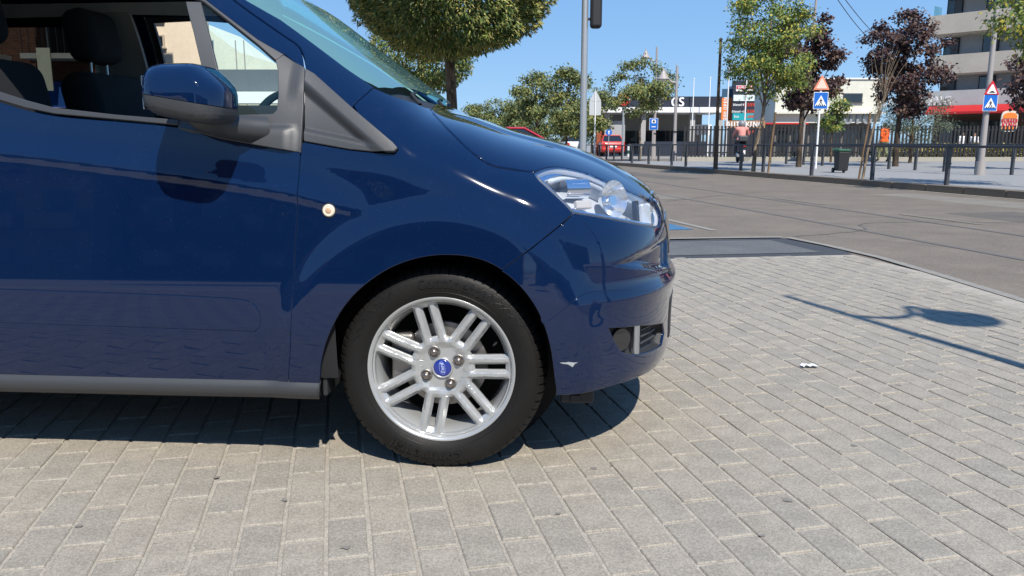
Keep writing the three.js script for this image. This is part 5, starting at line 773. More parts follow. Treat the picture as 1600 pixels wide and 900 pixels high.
{ const t = thing('fuel_emblem', 'round orange, white and red fuel emblem among the leaves', 'sign'); t.position.set(7.32, 0, -54); pole(0.08, 0.08, 3.9, M.galv, t); const y = 3.723; const d = (r, a, l, m, zz, nm) => part(nm, new THREE.CylinderGeometry(r, r, 0.1, 28, 1, false, a, l).rotateX(Math.PI / 2).translate(0, y, zz), m, t); d(0.42, Math.PI / 2, Math.PI, M.orange, 0.1, 'emblem_top'); d(0.42, -Math.PI / 2, Math.PI, M.red, 0.1, 'emblem_base'); part('emblem_band', box(0.8, 0.14, 0.11, 0, y - 0.02, 0.11), M.white, t); }
{ // price totem
  const t = thing('price_totem', 'tall fuel price totem with orange, black and teal panels', 'sign'); const z = -50; t.position.set(14.02, 0, z);
  const Y = (p) => ({ a: 4.611, b: 3.783, c: 3.405, d: 2.664, e: 2.264, f: 4.160 })[p];
  const pw = 1.30; block(t, 'totem_frame', pw + 0.04, Y('a'), 0.3, 0, 0, -0.05, M.navy);
  block(t, 'brand_panel', pw * 0.84, 0.34, 0.05, 0.04, Y('f') - 0.18, 0.135, M.white); part('brand_panel_red', box(pw * 0.80, 0.19, 0.02, 0.04, Y('f') + 0.04, 0.17), M.signRed, t); part('brand_lettering', text('SUPERCOR', 0.125, 0.01), M.white, t).position.set(0.03, Y('f') + 0.04, 0.182);
  block(t, 'white_panel', pw * 0.98, 0.36, 0.05, 0, Y('c'), 0.135, std(lin(0.66, 0.74, 0.74), 0.5));
  part('white_panel_print', box(0.5, 0.14, 0.008, 0.2, Y('c') + 0.18, 0.166), std(lin(0.45, 0.58, 0.58), 0.6), t);
  for (const [i, s] of [[0, '9'], [1, '+5']]) { const y = Y('c') - 0.22 - i * 0.40; part('grade_lettering', text('Diesel ' + s, 0.13, 0.01), M.white, t).position.set(-0.30, y, 0.12); part('price_digits', text('1.559', 0.2, 0.01), M.digits, t).position.set(0.34, y, 0.12); }
  block(t, 'teal_panel', pw * 0.98, 0.42, 0.05, 0, Y('e') + 0.0, 0.135, M.teal); part('price_digits', text('1.489', 0.17, 0.01), M.digits, t).position.set(0.36, Y('e') + 0.22, 0.165); part('grade_lettering', text('Eco', 0.13, 0.01), M.white, t).position.set(-0.4, Y('e') + 0.22, 0.165);
}
{ const t = thing('banner_panel', 'upright orange opening-hours banner beside the price totem', 'sign'); t.position.set(13.17, 0, -50.5); const y0 = 2.316, y1 = 3.620, y2 = 4.154; block(t, 'banner_post', 0.12, y2, 0.08, 0.2, 0, -0.06, M.post); block(t, 'orange_face', 0.66, y1 - y0, 0.1, 0, y0, 0.05, M.orange); block(t, 'blue_face', 0.66, y2 - y1 - 0.02, 0.1, 0, y1 + 0.02, 0.05, std(lin(0.03, 0.09, 0.16), 0.5)); const l = part('banner_lettering', text('24H OPEN', 0.21, 0.01), M.white, t); l.rotation.z = Math.PI / 2; l.position.set(-0.12, (y0 + y1) / 2, 0.105); }
{ const t = thing('garage_signboard', 'brown horizontal signboard with white AUTOKING lettering', 'sign'); const w = 2.35; t.position.set(13.61, 0, -48); const y0 = 1.771, y1 = 2.194; block(t, 'board', w, y1 - y0, 0.12, 0, y0, 0.05, std(lin(0.34, 0.19, 0.10), 0.7)); part('board_lettering', text('AUTOKING', 0.30, 0.03), M.white, t).position.set(-0.06, (y0 + y1) / 2, 0.115); for (const s of [-1, 1]) block(t, 'board_post', 0.1, y0, 0.1, s * 0.95, 0, 0, M.post); part('price_digits', text('1.69', 0.2, 0.01), M.digits, t).position.set(0.25, y0 - 0.2, 0.1); }
function openingsOn(parent, list, frame, glass) { for (const [x, y, w, h, z] of list) { const f = block(parent, 'window', w, h, 0.14, x, y, z - 0.03, frame); part('pane', box(w - 0.14, h - 0.12, 0.03, x, y + h / 2, z + 0.035), glass, f); part('sill', box(w + 0.12, 0.05, 0.16, x, y - 0.03, z + 0.04), frame, f); } }
{ const t = thing('grey_warehouse', 'plain grey building behind the price totem', 'building'); t.position.set(0, 0, -64); const x0 = 18.45, x1 = 20.66; block(t, 'wall', x1 - x0, 5.393, 6, (x0 + x1) / 2, 0, -3, plaster(0.34, 0.37, 0.40)); block(t, 'parapet', x1 - x0 + 0.2, 0.18, 6.2, (x0 + x1) / 2, 5.393, -3, plaster(0.4, 0.42, 0.44)); openingsOn(t, [[19.00, 3.409, 0.3, 0.9, 0.02], [19.25, 3.409, 0.3, 0.9, 0.02]], M.post, M.glassDark); block(t, 'light_column', 0.8, 3.020, 0.4, 21.86, 0, 1.2, M.white); }
{ // white garage building
  const t = thing('white_garage', 'white two-storey garage with dark strip window and raised lettering', 'building'); t.position.set(0, 0, -58); const x0 = 18.54, x1 = 25.99, wall = plaster(0.74, 0.73, 0.64);
  block(t, 'upper_wall', x1 - x0, 5.282 - 2.296, 8, (x0 + x1) / 2, 2.296, -4, wall); block(t, 'parapet_cap', x1 - x0 + 0.15, 0.1, 8.2, (x0 + x1) / 2, 5.282, -4, M.white);
  block(t, 'ground_floor', x1 - x0 - 0.6, 2.296, 7, (x0 + x1) / 2, 0, -4.2, plaster(0.16, 0.15, 0.145)); block(t, 'ledge', x1 - x0 + 0.3, 0.12, 0.6, (x0 + x1) / 2, 2.915, 0.15, wall);
  openingsOn(t, [[23.95, 3.708, 1.35, 0.62, 0.02], [19.99, 3.708, 1.35, 0.62, 0.02]], M.post, M.glassDark);
  part('wall_lettering', text('AUTO', 0.78, 0.12), std(lin(0.30, 0.31, 0.32), 0.5, 0.3), t).position.set(23.99, 2.606, 0.05);
  block(t, 'red_band', 3.0, 0.1, 0.1, 19.31, 2.296 - 0.1, 0.4, M.red);
  for (let i = 0; i < 6; i++) block(t, 'shop_door', 0.9, 1.9, 0.1, x0 + 0.9 + i * 1.2, 0, -0.66, M.glassDark);
}
{ // flats with restaurant on the ground floor
  const t = thing('corner_flats', 'grey block of flats with long balconies over a fast food restaurant', 'building'); t.position.set(30.0, 0, -60); t.rotation.y = -R(50);
  const L = 16, conc = plaster(0.60, 0.53, 0.44), light = plaster(0.60, 0.59, 0.57), grey = plaster(0.42, 0.42, 0.43), D = 10;
  block(t, 'ground_wall', L - 0.4, 3.0, D - 1, L / 2, 0, -D / 2 - 0.9, plaster(0.20, 0.14, 0.105));
  block(t, 'sign_band', L, 1.35, D, L / 2 + 0.1, 3.211 , -D / 2, light);
  for (let i = 0; i < 5; i++) {
    const y = 4.257 + i * 2.75; block(t, 'storey_wall', L - 0.8, 1.45, D - 1.2, L / 2 + 0.5, y, -D / 2 - 0.8, grey);
    const win = []; for (let k = 0; k < 6; k++) { const x = 1.0 + k * 2.6; win.push([x, y + 0.06, 1.05, 1.22, -1.34]); } 
    for (const [x, yy, w, h, z] of win) { const f = block(t, 'window', w, h, 0.12, x, yy, z, M.black); part('pane', box(w * 0.42, h - 0.14, 0.03, x - w * 0.22, yy + h / 2, z + 0.065), M.glassDark, f); part('shutter', box(w * 0.44, h - 0.14, 0.03, x + w * 0.23, yy + h / 2, z + 0.065), M.post, f); }
    block(t, 'balcony_front', L + (i % 2 ? 0.3 : -0.2), 1.30, 0.2, L / 2 + 0.1, y + 1.45, 0.1 + (i % 2) * 0.15, conc); block(t, 'balcony_slab', L, 0.16, 1.6, L / 2 + 0.1, y + 1.36, -0.7, conc);
    part('glass_screen', box(0.03, 0.75, 1.2, 0.15, y + 3.1, -0.6), M.pane, t);
  }
  part('band_lettering', text('BURGER KING', 0.62, 0.08), M.white, t).position.set(-0.9, 3.871, 0.14);
  const aw = polyS([[0, 0], [0.9, 0], [0.05, 0.62], [0, 0.62]]); const ag = new THREE.ExtrudeGeometry(aw, { depth: L - 1.2, bevelEnabled: false }); ag.rotateY(-Math.PI / 2); ag.rotateY(Math.PI); ag.rotateY(0); ag.translate(0.6, 0, 0);
  part('red_awning', (() => { const g = new THREE.ExtrudeGeometry(polyS([[0, 0.62], [0, 0], [0.85, 0], [0.85, 0.16]]), { depth: L - 0.6, bevelEnabled: false }); g.rotateY(-Math.PI / 2); g.translate(L - 0.1, 2.891, 0.12); const p = g.attributes.position; return g; })(), M.red, t);
  for (let k = 0; k < 5; k++) { const x = 1.5 + k * 0.95; const f = block(t, 'entrance_frame', 0.92, 2.35, 0.1, x, 0.1, -0.80, M.black); part('pane', box(0.82, 2.2, 0.03, x, 1.27, -0.735), M.glassDark, f); }
}
{ // restaurant emblem sign
  const t = thing('bun_sign', 'round bun-shaped orange and red restaurant sign behind the fence', 'sign'); t.position.set(32.70, 0, -54); const y = 2.286;
  pole(0.07, 0.07, y, M.post, t, 'pole', 0, -0.08); const bun = (y0, h, up) => { const s = new THREE.Shape(), w = 0.46; if (up) { s.moveTo(-w, 0); s.lineTo(-w, h * 0.35); s.quadraticCurveTo(-w * 0.9, h, 0, h); s.quadraticCurveTo(w * 0.9, h, w, h * 0.35); s.lineTo(w, 0); } else { s.moveTo(-w, h); s.lineTo(-w, h * 0.6); s.quadraticCurveTo(-w * 0.95, 0, -w * 0.5, 0); s.lineTo(w * 0.5, 0); s.quadraticCurveTo(w * 0.95, 0, w, h * 0.6); s.lineTo(w, h); } return slab(s, 0.05).translate(0, y0, 0); };
  part('sign_plate', slab(rectS(1.10, 1.36, 0.42), 0.08), std(lin(0.62, 0.58, 0.50), 0.6), t).position.set(0, y - 0.66, -0.03);
  part('top_bun', bun(y + 0.20, 0.38, true), M.orange, t).position.z = 0.04; part('bottom_bun', bun(y - 0.56, 0.22, false), M.orange, t).position.z = 0.04;
  part('sign_lettering', join([text('BURGER', 0.20, 0.03).translate(0, y + 0.06, 0), text('KING', 0.29, 0.03).translate(0, y - 0.20, 0)]), M.signRed, t).position.z = 0.06;
}
// left-hand street front, seen through the van windows
const brickMap = texture(512, (u, v) => { const r = Math.floor(v * 32), x = u * 12 + (r & 1) * 0.5, fx = x - Math.floor(x), fy = v * 32 - r, j = fx < 0.05 || fy < 0.14, n = hash2(Math.floor(x) % 12, r, 7); return j ? [0.62, 0.58, 0.52] : [0.50 + 0.14 * n, 0.30 + 0.09 * n, 0.22 + 0.07 * n]; }); brickMap.repeat.set(0.4, 0.4);
M.brick = std(lin(0.40, 0.39, 0.39), 0.92, 0, { map: brickMap });
M.awning = std(lin(0.015, 0.085, 0.32), 0.85);
{
  const t = thing('cream_house', 'sunlit cream house with a column of small windows, seen through the van', 'building'); t.position.set(0, 0, -34); const x0 = -15.24, x1 = -12.73, wall = plaster(0.78, 0.66, 0.50);
  block(t, 'wall', x1 - x0, 9, 1.2, (x0 + x1) / 2, 0, -0.6, wall); const win = []; for (let i = 0; i < 5; i++) win.push([-14.30, 1.6 + i * 1.05, 0.34, 0.5, 0.02]); openingsOn(t, win, plaster(0.5, 0.42, 0.32), M.glassDark); part('downpipe', cyl(0.05, 0.05, 9, -14.49, 0, 0.08, 10), M.greyPost, t); block(t, 'eaves', x1 - x0 + 0.3, 0.25, 0.5, (x0 + x1) / 2, 8.9, 0.1, wall);
}
{
  const t = thing('pale_house', 'pale rendered gable wall seen through the quarter window', 'building'); t.position.set(0, 0, -38); const x0 = -14.29, x1 = -9.82, wall = plaster(0.80, 0.80, 0.70);
  part('wall', metricUV(slab(polyS([[x0, 0], [x1, 0], [x1, 4.2], [(x0 + x1) / 2 - 0.4, 5.0], [x0, 6.4]]), 6).translate(0, 0, -6)), wall, t); for (const px of [-12.56, -12.18]) part('aerial_mast', cyl(0.025, 0.025, 4.0, px, 1.5, 0.1, 6), M.greyPost, t); part('wall_pipe', cyl(0.03, 0.03, 5, -13.90, 0, 0.06, 8), M.greyPost, t);
}
{ const t = thing('awning_shed', 'low shop with dark grey flat roof before the pale gable', 'building'); t.position.set(0, 0, -30); const x0 = -11.52, x1 = -7.05; block(t, 'wall', x1 - x0, 2.3, 4, (x0 + x1) / 2, 0, -2.4, plaster(0.66, 0.62, 0.48)); block(t, 'roof', x1 - x0 + 0.4, 0.75, 5, (x0 + x1) / 2, 2.75, -2, plaster(0.13, 0.15, 0.17)); block(t, 'canopy', x1 - x0, 0.4, 1.0, (x0 + x1) / 2, 2.3, 0.6, M.white); }
{
  const t = thing('brick_flats', 'brick flats with blue awnings and balconies, seen through the rear cabin', 'building'); t.position.set(0, 0, -27); const x0 = -24, x1 = -12.01; block(t, 'wall', x1 - x0, 12, 1.0, (x0 + x1) / 2, 0, -0.5, M.brick);
  for (let f = 0; f < 4; f++) for (let k = 0; k < 4; k++) {
    const x = -15.65 + 1.2 - k * 2.7, y = 0.9 + f * 2.8; const w = block(t, 'window', 1.1, 1.9, 0.14, x, y, 0.02, plaster(0.55, 0.53, 0.5)); part('pane', box(0.95, 1.75, 0.04, x, y + 0.95, 0.095), M.glassDark, w);
    const b = block(t, 'balcony', 1.9, 0.16, 0.9, x, y - 0.16, 0.5, plaster(0.5, 0.46, 0.4)); for (let q = 0; q < 9; q++) part('baluster', cyl(0.012, 0.012, 0.95, x - 0.88 + q * 0.22, y, 0.9, 5), M.black, b); part('handrail', box(1.85, 0.04, 0.04, x, y + 0.96, 0.9), M.black, b);
    part('awning', (() => { const g = new THREE.BoxGeometry(1.5, 1.3, 0.03); g.rotateX(-R(34)); g.translate(x, y + 1.45, 0.50); return g; })(), M.awning, t);
  }
  part('hanging_cloth', box(0.42, 1.3, 0.03, -14.62, 3.2, 1.02), plaster(0.7, 0.65, 0.5), t);
}

// ---------- figures ----------
function sdf(fn, lo, hi, cell) {                                      // surface of a distance field as one mesh
  const size = Math.max(hi[0] - lo[0], hi[1] - lo[1], hi[2] - lo[2]), n = Math.min(110, Math.ceil(size / cell) + 4), mc = new MarchingCubes(n, new THREE.MeshStandardMaterial(), false, false, 60000), c = [0, 1, 2].map((k) => (lo[k] + hi[k]) / 2), half = n / 2, s = size / 2 * 1.04;
  for (let z = 0; z < n; z++) for (let y = 0; y < n; y++) for (let x = 0; x < n; x++) mc.field[x + y * n + z * n * n] = -fn(c[0] + (x - half) / half * s, c[1] + (y - half) / half * s, c[2] + (z - half) / half * s);
  mc.isolation = 0; mc.update(); const P = mc.positionArray.slice(0, mc.count * 3), N = mc.normalArray.slice(0, mc.count * 3); for (let i = 0; i < P.length; i++) P[i] = P[i] * s + c[i % 3];
  const g = new THREE.BufferGeometry(); g.setAttribute('position', new THREE.BufferAttribute(P, 3)); g.setAttribute('normal', new THREE.BufferAttribute(N, 3)); return g;
}
const cap = (a, b, r0, r1) => (x, y, z) => { const d = [b[0] - a[0], b[1] - a[1], b[2] - a[2]], p = [x - a[0], y - a[1], z - a[2]], t = clamp((p[0] * d[0] + p[1] * d[1] + p[2] * d[2]) / (d[0] * d[0] + d[1] * d[1] + d[2] * d[2] || 1)); return Math.hypot(p[0] - d[0] * t, p[1] - d[1] * t, p[2] - d[2] * t) - (r0 + (r1 - r0) * t); };
const blend = (list, k = 0.03) => (x, y, z) => { let m = 1e9; for (const f of list) { const d = f(x, y, z), h = clamp(0.5 + 0.5 * (m - d) / k); m = m + (d - m) * h - k * h * (1 - h); } return m; };
function figure(label, pose, c, group) {
  const t = thing('person', label, 'person', group), J = pose, all = [], P = (a, b, r0, r1) => cap(J[a], J[b], r0, r1);
  const torso = [P('hipL', 'hipR', 0.105, 0.105), P('pelvis', 'chest', 0.125, 0.135), P('shL', 'shR', 0.075, 0.075), P('chest', 'neck', 0.12, 0.07)];
  const arms = [P('shL', 'elL', 0.055, 0.043), P('shR', 'elR', 0.055, 0.043)], fore = [P('elL', 'wrL', 0.042, 0.03), P('elR', 'wrR', 0.042, 0.03)];
  const hand = (w, e) => { const d = [J[w][0] - J[e][0], J[w][1] - J[e][1], J[w][2] - J[e][2]], l = Math.hypot(...d), u = d.map((v) => v / l), out = [cap(J[w], J[w].map((v, k) => v + u[k] * 0.08), 0.028, 0.032)]; for (let f = 0; f < 4; f++) { const o = (f - 1.5) * 0.019, b = [J[w][0] + u[0] * 0.085, J[w][1] + u[1] * 0.085, J[w][2] + u[2] * 0.085 + o]; out.push(cap(b, [b[0] + u[0] * (0.07 - Math.abs(f - 1.3) * 0.01) + 0.008, b[1] + u[1] * 0.07, b[2] + u[2] * 0.07], 0.0095, 0.008)); } out.push(cap([J[w][0] + u[0] * 0.03 + 0.02, J[w][1] + u[1] * 0.03, J[w][2] + u[2] * 0.03 + 0.02], [J[w][0] + u[0] * 0.085 + 0.03, J[w][1] + u[1] * 0.085, J[w][2] + 0.045], 0.0105, 0.009)); return out; };
  const thigh = [P('hipL', 'knL', 0.088, 0.062), P('hipR', 'knR', 0.088, 0.062)], shin = [P('knL', 'anL', 0.056, 0.04), P('knR', 'anR', 0.056, 0.04)], feet = [P('anL', 'toL', 0.045, 0.036), P('anR', 'toR', 0.045, 0.036)];
  const h = J.head, head = [cap([h[0], h[1] - 0.05, h[2] + 0.012], [h[0], h[1] + 0.035, h[2]], 0.074, 0.092), cap([h[0], h[1] - 0.02, h[2] + 0.085], [h[0], h[1] - 0.045, h[2] + 0.100], 0.012, 0.016), cap([h[0] - 0.088, h[1] + 0.0, h[2]], [h[0] - 0.088, h[1] - 0.03, h[2]], 0.016, 0.012), cap([h[0] + 0.088, h[1] + 0.0, h[2]], [h[0] + 0.088, h[1] - 0.03, h[2]], 0.016, 0.012), cap(J.neck, [h[0], h[1] - 0.06, h[2]], 0.055, 0.055)];
  const everything = blend([...torso, ...arms, ...fore, ...hand('wrL', 'elL'), ...hand('wrR', 'elR'), ...thigh, ...shin, ...feet, ...head], 0.02);
  const pts = Object.values(J), lo = [0, 1, 2].map((k) => Math.min(...pts.map((p) => p[k])) - 0.2), hi = [0, 1, 2].map((k) => Math.max(...pts.map((p) => p[k])) + 0.22);
  part('body', sdf(everything, lo, hi, 0.02), c.skin ?? M.skin, t);
  const grow = (f, r) => (x, y, z) => f(x, y, z) - r, cutY = (f, y0, y1) => (x, y, z) => Math.max(f(x, y, z), y0 - y, y - y1);
  const top = grow(blend([...torso, ...arms, ...(c.longSleeve ? fore : [])], 0.03), 0.016); part('shirt', sdf(cutY(top, J.pelvis[1] - 0.06, J.neck[1] + 0.03), lo, hi, 0.032), c.shirt, t);
  if (c.trousers) part('trousers', sdf(cutY(grow(blend([torso[0], cap(J.pelvis, J.pelvis.map((v, k) => v + (k === 1 ? 0.06 : 0)), 0.12, 0.12), ...thigh, ...shin], 0.03), 0.014), c.hem ?? (Math.min(J.anL[1], J.anR[1]) + 0.03), J.pelvis[1] + 0.05), lo, hi, 0.032), c.trousers, t);
  if (c.shoes) part('shoes', sdf(grow(blend(feet, 0.01), 0.008), lo, hi, 0.032), c.shoes, t);
  if (c.hair) part('hair', sdf((x, y, z) => Math.max(Math.hypot(x - h[0], (y - h[1] - 0.035) * 0.95, z - h[2] + 0.012) - 0.103, (h[1] + 0.0) - y + (z - h[2]) * 0.9), [h[0] - 0.15, h[1] - 0.15, h[2] - 0.15], [h[0] + 0.15, h[1] + 0.18, h[2] + 0.15], 0.012), c.hair, t);
  if (c.helmet) part('helmet', sdf((x, y, z) => Math.max(Math.hypot(x - h[0], (y - h[1] - 0.01) * 0.95, z - h[2]) - 0.145, (h[1] - 0.09) - y), [h[0] - 0.2, h[1] - 0.2, h[2] - 0.2], [h[0] + 0.2, h[1] + 0.2, h[2] + 0.2], 0.014), c.helmet, t);
  return t;
}
// y up, figure faces +z in its own axes
const walk = (k) => ({ pelvis: [0, 0.93, 0], hipL: [0.09, 0.91, 0.01], hipR: [-0.09, 0.91, -0.01], chest: [0, 1.25, 0.01], neck: [0, 1.46, 0.01], head: [0, 1.60, 0.03], shL: [0.18, 1.40, 0], shR: [-0.18, 1.40, 0], elL: [0.23, 1.13, -0.06 * k], elR: [-0.23, 1.13, 0.05 * k], wrL: [0.22, 0.90, 0.06 * k], wrR: [-0.22, 0.90, 0.16 * k], knL: [0.10, 0.50, 0.16 * k], knR: [-0.09, 0.49, -0.03], anL: [0.10, 0.09, 0.18 * k], anR: [-0.09, 0.13, -0.24 * k], toL: [0.11, 0.04, 0.33 * k], toR: [-0.10, 0.04, -0.12 * k] });
const M_orange = std(lin(0.80, 0.13, 0.02), 0.85), M_khaki = std(lin(0.20, 0.21, 0.11), 0.9), M_shirt = std(lin(0.74, 0.74, 0.74), 0.85), M_dark = std(lin(0.03, 0.03, 0.035), 0.85), M_hair = std(lin(0.04, 0.028, 0.02), 0.8), M_pink = std(lin(0.62, 0.26, 0.22), 0.85), M_helmet = std(lin(0.22, 0.23, 0.24), 0.35);
place(figure('person in orange T-shirt and khaki trousers walking with a strap across the back', walk(1), { shirt: M_orange, trousers: M_khaki, shoes: M_dark, hair: M_hair }), 16.22, 0.12, -35.6, R(200)).scale.setScalar(0.96);
place(figure('person in white T-shirt standing behind the picket fence', walk(0.35), { shirt: M_shirt, trousers: M_dark, shoes: M_dark, hair: M_hair }), 24.20, 0.0, -44, R(10)).scale.setScalar(0.86);
place(figure('person in white T-shirt half hidden by the grey sign column', walk(0.5), { shirt: M_shirt, trousers: M_dark, shoes: M_dark, hair: M_hair }), 25.20, 0.0, -44.6, R(-40)).scale.setScalar(0.85);
// scooter and rider, seen from behind
{
  const t = thing('motor_scooter', 'dark motor scooter seen from behind, ridden past the railing', 'scooter'); place(t, 9.37, 0.12, -33.5, R(172));
  const tyre = (z) => { const g = new THREE.TorusGeometry(0.20, 0.06, 10, 28); g.rotateY(Math.PI / 2); g.translate(0, 0.26, z); return g; };
  for (const z of [-0.62, 0.62]) { const w = part('wheel', tyre(z), M.black, t); part('rim', new THREE.CylinderGeometry(0.15, 0.15, 0.05, 20).rotateZ(Math.PI / 2).translate(0, 0.26, z), M.galv, w); }
  part('body', join([new RoundedBoxGeometry(0.30, 0.34, 0.72, 3, 0.09).translate(0, 0.58, -0.42), new RoundedBoxGeometry(0.34, 0.10, 0.5, 3, 0.04).translate(0, 0.34, 0.08), (() => { const g = new RoundedBoxGeometry(0.38, 0.62, 0.12, 3, 0.05); g.rotateX(R(-18)); g.translate(0, 0.62, 0.42); return g; })()]), M.navy, t);
  part('seat', new RoundedBoxGeometry(0.28, 0.11, 0.66, 3, 0.045).translate(0, 0.79, -0.35), M.black, t);
  part('handlebar', join([tube([[-0.34, 1.02, 0.28], [-0.15, 1.04, 0.36], [0.15, 1.04, 0.36], [0.34, 1.02, 0.28]], 0.018, 8), cyl(0.03, 0.03, 0.3, 0, 0.76, 0.40)]), M.black, t);
  part('top_case', new RoundedBoxGeometry(0.36, 0.24, 0.30, 3, 0.05).translate(0, 0.98, -0.74), M.post, t); part('exhaust', new THREE.CylinderGeometry(0.05, 0.06, 0.4, 14).rotateX(1.4).translate(0.17, 0.34, -0.55), M.galv, t);
  part('tail_light', box(0.22, 0.07, 0.04, 0, 0.68, -0.79, 0.012), M.red, t); part('number_plate', box(0.2, 0.16, 0.012, 0, 0.44, -0.80), M.white, t); part('mudguard', new RoundedBoxGeometry(0.14, 0.30, 0.05, 2, 0.02).translate(0, 0.42, -0.77), M.black, t);
  for (const s of [-1, 1]) part('mirror', join([cyl(0.008, 0.008, 0.2, s * 0.26, 1.04, 0.3, 6), new RoundedBoxGeometry(0.10, 0.07, 0.025, 2, 0.01).translate(s * 0.28, 1.26, 0.3)]), M.black, t);
  const sit = { pelvis: [0, 0.95, -0.38], hipL: [0.09, 0.93, -0.36], hipR: [-0.09, 0.93, -0.36], chest: [0, 1.24, -0.28], neck: [0, 1.42, -0.22], head: [0, 1.55, -0.17], shL: [0.18, 1.36, -0.24], shR: [-0.18, 1.36, -0.24], elL: [0.28, 1.14, -0.06], elR: [-0.28, 1.14, -0.06], wrL: [0.28, 1.05, 0.18], wrR: [-0.28, 1.05, 0.18], knL: [0.16, 0.80, 0.08], knR: [-0.16, 0.80, 0.08], anL: [0.13, 0.46, 0.06], anR: [-0.13, 0.46, 0.06], toL: [0.14, 0.42, 0.20], toR: [-0.14, 0.42, 0.20] };
  place(figure('scooter rider in pink T-shirt and grey helmet seen from behind', sit, { shirt: M_pink, trousers: M_dark, shoes: M_dark, helmet: M_helmet }), t.position.x, 0.12, -33.5, R(172));
}
// ---------- other cars ----------
function smallCar(label, paint, x, z, turn, plate) {
  const t = thing('parked_car', label, 'car', 'other parked cars'); place(t, x, -0.01, z, turn);
  const side = new THREE.Shape(); side.moveTo(-1.85, 0.32); side.lineTo(-1.92, 0.55); side.quadraticCurveTo(-1.95, 0.82, -1.82, 0.95); side.lineTo(1.1, 0.92); side.quadraticCurveTo(1.85, 0.82, 1.93, 0.58); side.lineTo(1.9, 0.32); side.absarc(1.22, 0.32, 0.33, 0, Math.PI, false); side.lineTo(-0.9, 0.26); side.absarc(-1.22, 0.32, 0.33, 0, Math.PI, false); side.closePath();
  const bg = new THREE.ExtrudeGeometry(side, { depth: 1.52, bevelEnabled: true, bevelSize: 0.06, bevelThickness: 0.09, bevelSegments: 4, curveSegments: 12 }); bg.translate(0, 0, -0.76); part('body', toCreasedNormals(bg, 0.6), paint, t);
  const ring = (x0, x1, w, y) => [[x0, y, w], [x1, y, w], [x1, y, -w], [x0, y, -w]]; const lo = ring(-1.78, 0.95, 0.76, 0.94), hi = ring(-1.42, 0.10, 0.58, 1.42); const P = []; const q = (a, b, c, d) => P.push(...a, ...b, ...c, ...a, ...c, ...d); for (let i = 0; i < 4; i++) { const k = (i + 1) % 4; q(lo[i], lo[k], hi[k], hi[i]); } q(hi[0], hi[1], hi[2], hi[3]); const cg = new THREE.BufferGeometry(); cg.setAttribute('position', new THREE.Float32BufferAttribute(P, 3)); cg.setAttribute('uv', new THREE.Float32BufferAttribute(new Float32Array(P.length / 3 * 2), 2)); cg.computeVertexNormals(); part('glasshouse', cg, M.glassDark, t);
  part('roof', new RoundedBoxGeometry(1.62, 0.07, 1.24, 3, 0.03).translate(-0.66, 1.43, 0), paint, t);
  for (const s of [-1, 1]) for (const [x0, x1] of [[-1.80, -1.42], [0.97, 0.10]]) part('roof_pillar', limb([[x0, 0.93, s * 0.765], [(x0 + x1) / 2, 1.19, s * 0.685], [x1, 1.42, s * 0.595]], 0.045, 0.035, 6, 6), paint, t);
  for (const s of [-1, 1]) { part('tail_light', new RoundedBoxGeometry(0.06, 0.28, 0.2, 2, 0.02).translate(-1.955, 0.78, s * 0.66), M.red, t); part('headlight', new RoundedBoxGeometry(0.08, 0.14, 0.3, 2, 0.03).translate(1.86, 0.72, s * 0.6), M.chrome, t); for (const wx of [-1.22, 1.22]) { const w = part('wheel', new THREE.CylinderGeometry(0.3, 0.3, 0.19, 24).rotateX(Math.PI / 2).translate(wx, 0.3, s * 0.74), M.black, t); part('rim', new THREE.CylinderGeometry(0.19, 0.19, 0.03, 18).rotateX(Math.PI / 2).translate(wx, 0.3, s * 0.835), M.galv, w); } }
  part('number_plate', box(0.02, 0.11, 0.5, -2.0, 0.66, 0), M.white, t); part('rear_bumper', new RoundedBoxGeometry(0.14, 0.2, 1.6, 3, 0.05).translate(-1.93, 0.46, 0), paint, t);
}
const redPaint = phy(lin(0.50, 0.02, 0.012), { roughness: 0.4, clearcoat: 1, clearcoatRoughness: 0.05 }), crimson = phy(lin(0.42, 0.012, 0.035), { roughness: 0.4, clearcoat: 1 }), whitePaint = phy(lin(0.7, 0.7, 0.7), { roughness: 0.4, clearcoat: 1 });
smallCar('bright red hatchback seen from behind beside the round arrow sign', redPaint, 7.00, -60, R(96));
smallCar('crimson car whose roof shows above the van bonnet', crimson, 0.13, -28, R(20));
smallCar('white car parked beyond the signal pole', whitePaint, 4.81, -67, R(100));
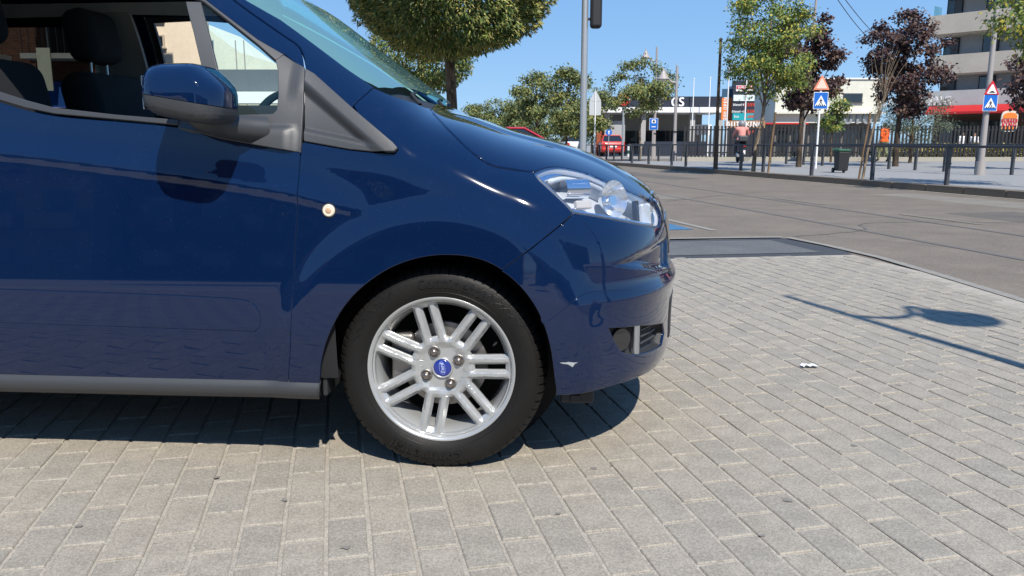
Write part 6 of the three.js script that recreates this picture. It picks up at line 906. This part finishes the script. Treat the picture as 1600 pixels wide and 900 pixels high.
{ const t = thing('recycling_post', 'white and green recycling post near the red car', 'bin'); t.position.set(7.78, 0, -54); part('post_body', cyl(0.16, 0.16, 0.7, 0, 0, 0, 18), M.white, t); part('green_band', cyl(0.165, 0.165, 0.22, 0, 0.2, 0, 18), M.green, t); part('post_cap', new THREE.SphereGeometry(0.165, 16, 8, 0, 6.3, 0, 1.57).translate(0, 0.7, 0), M.black, t); }

// ---------- behind the viewer: what the paintwork mirrors ----------
function streetBlock(label, x, z, w, h, wall, storeys, cols) {
  const t = thing('street_block', label, 'building', 'buildings across the forecourt'); place(t, x, 0, z, Math.PI); block(t, 'wall', w, h, 8, 0, 0, -4, wall);
  const sh = h / storeys; for (let f = 0; f < storeys; f++) for (let k = 0; k < cols; k++) { const wx = -w / 2 + (k + 0.5) * w / cols, y = f * sh + sh * 0.28; const q = block(t, 'window', w / cols * 0.5, sh * 0.52, 0.14, wx, y, 0.02, plaster(0.30, 0.27, 0.23)); part('pane', box(w / cols * 0.42, sh * 0.44, 0.04, wx, y + sh * 0.26, 0.10), M.glassDark, q); if (f) block(t, 'balcony', w / cols * 0.8, sh * 0.3, 0.9, wx, y - sh * 0.16, 0.5, wall); }
}
streetBlock('brick block of flats opposite the van, behind the viewer', -16, 40, 26, 13.5, M.brick, 4, 7);
streetBlock('ochre block of flats far left behind the viewer', -44, 38, 28, 14, plaster(0.40, 0.28, 0.16), 4, 7);
streetBlock('grey block of flats far right behind the viewer', 40, 40, 28, 13, plaster(0.35, 0.34, 0.33), 4, 7);
streetBlock('cream block of flats opposite the van bonnet, behind the viewer', 14, 46, 22, 15, plaster(0.62, 0.54, 0.42), 5, 6);
for (const [x, z, l] of [[-9, 17, 'round privet tree behind the viewer to the left'], [3.5, 20, 'round privet tree behind the viewer near the lamp'], [11, 18, 'round privet tree behind the viewer to the right']]) clippedTree({ name: 'privet_tree', label: l, x, z, cy: 3.5, rx: 1.8, ry: 1.6, r: 0.1, leaves: 5000, tips: 800, len: 0.2, wid: 0.09, group: 'privet trees across the forecourt' });

renderer.render(scene, camera);
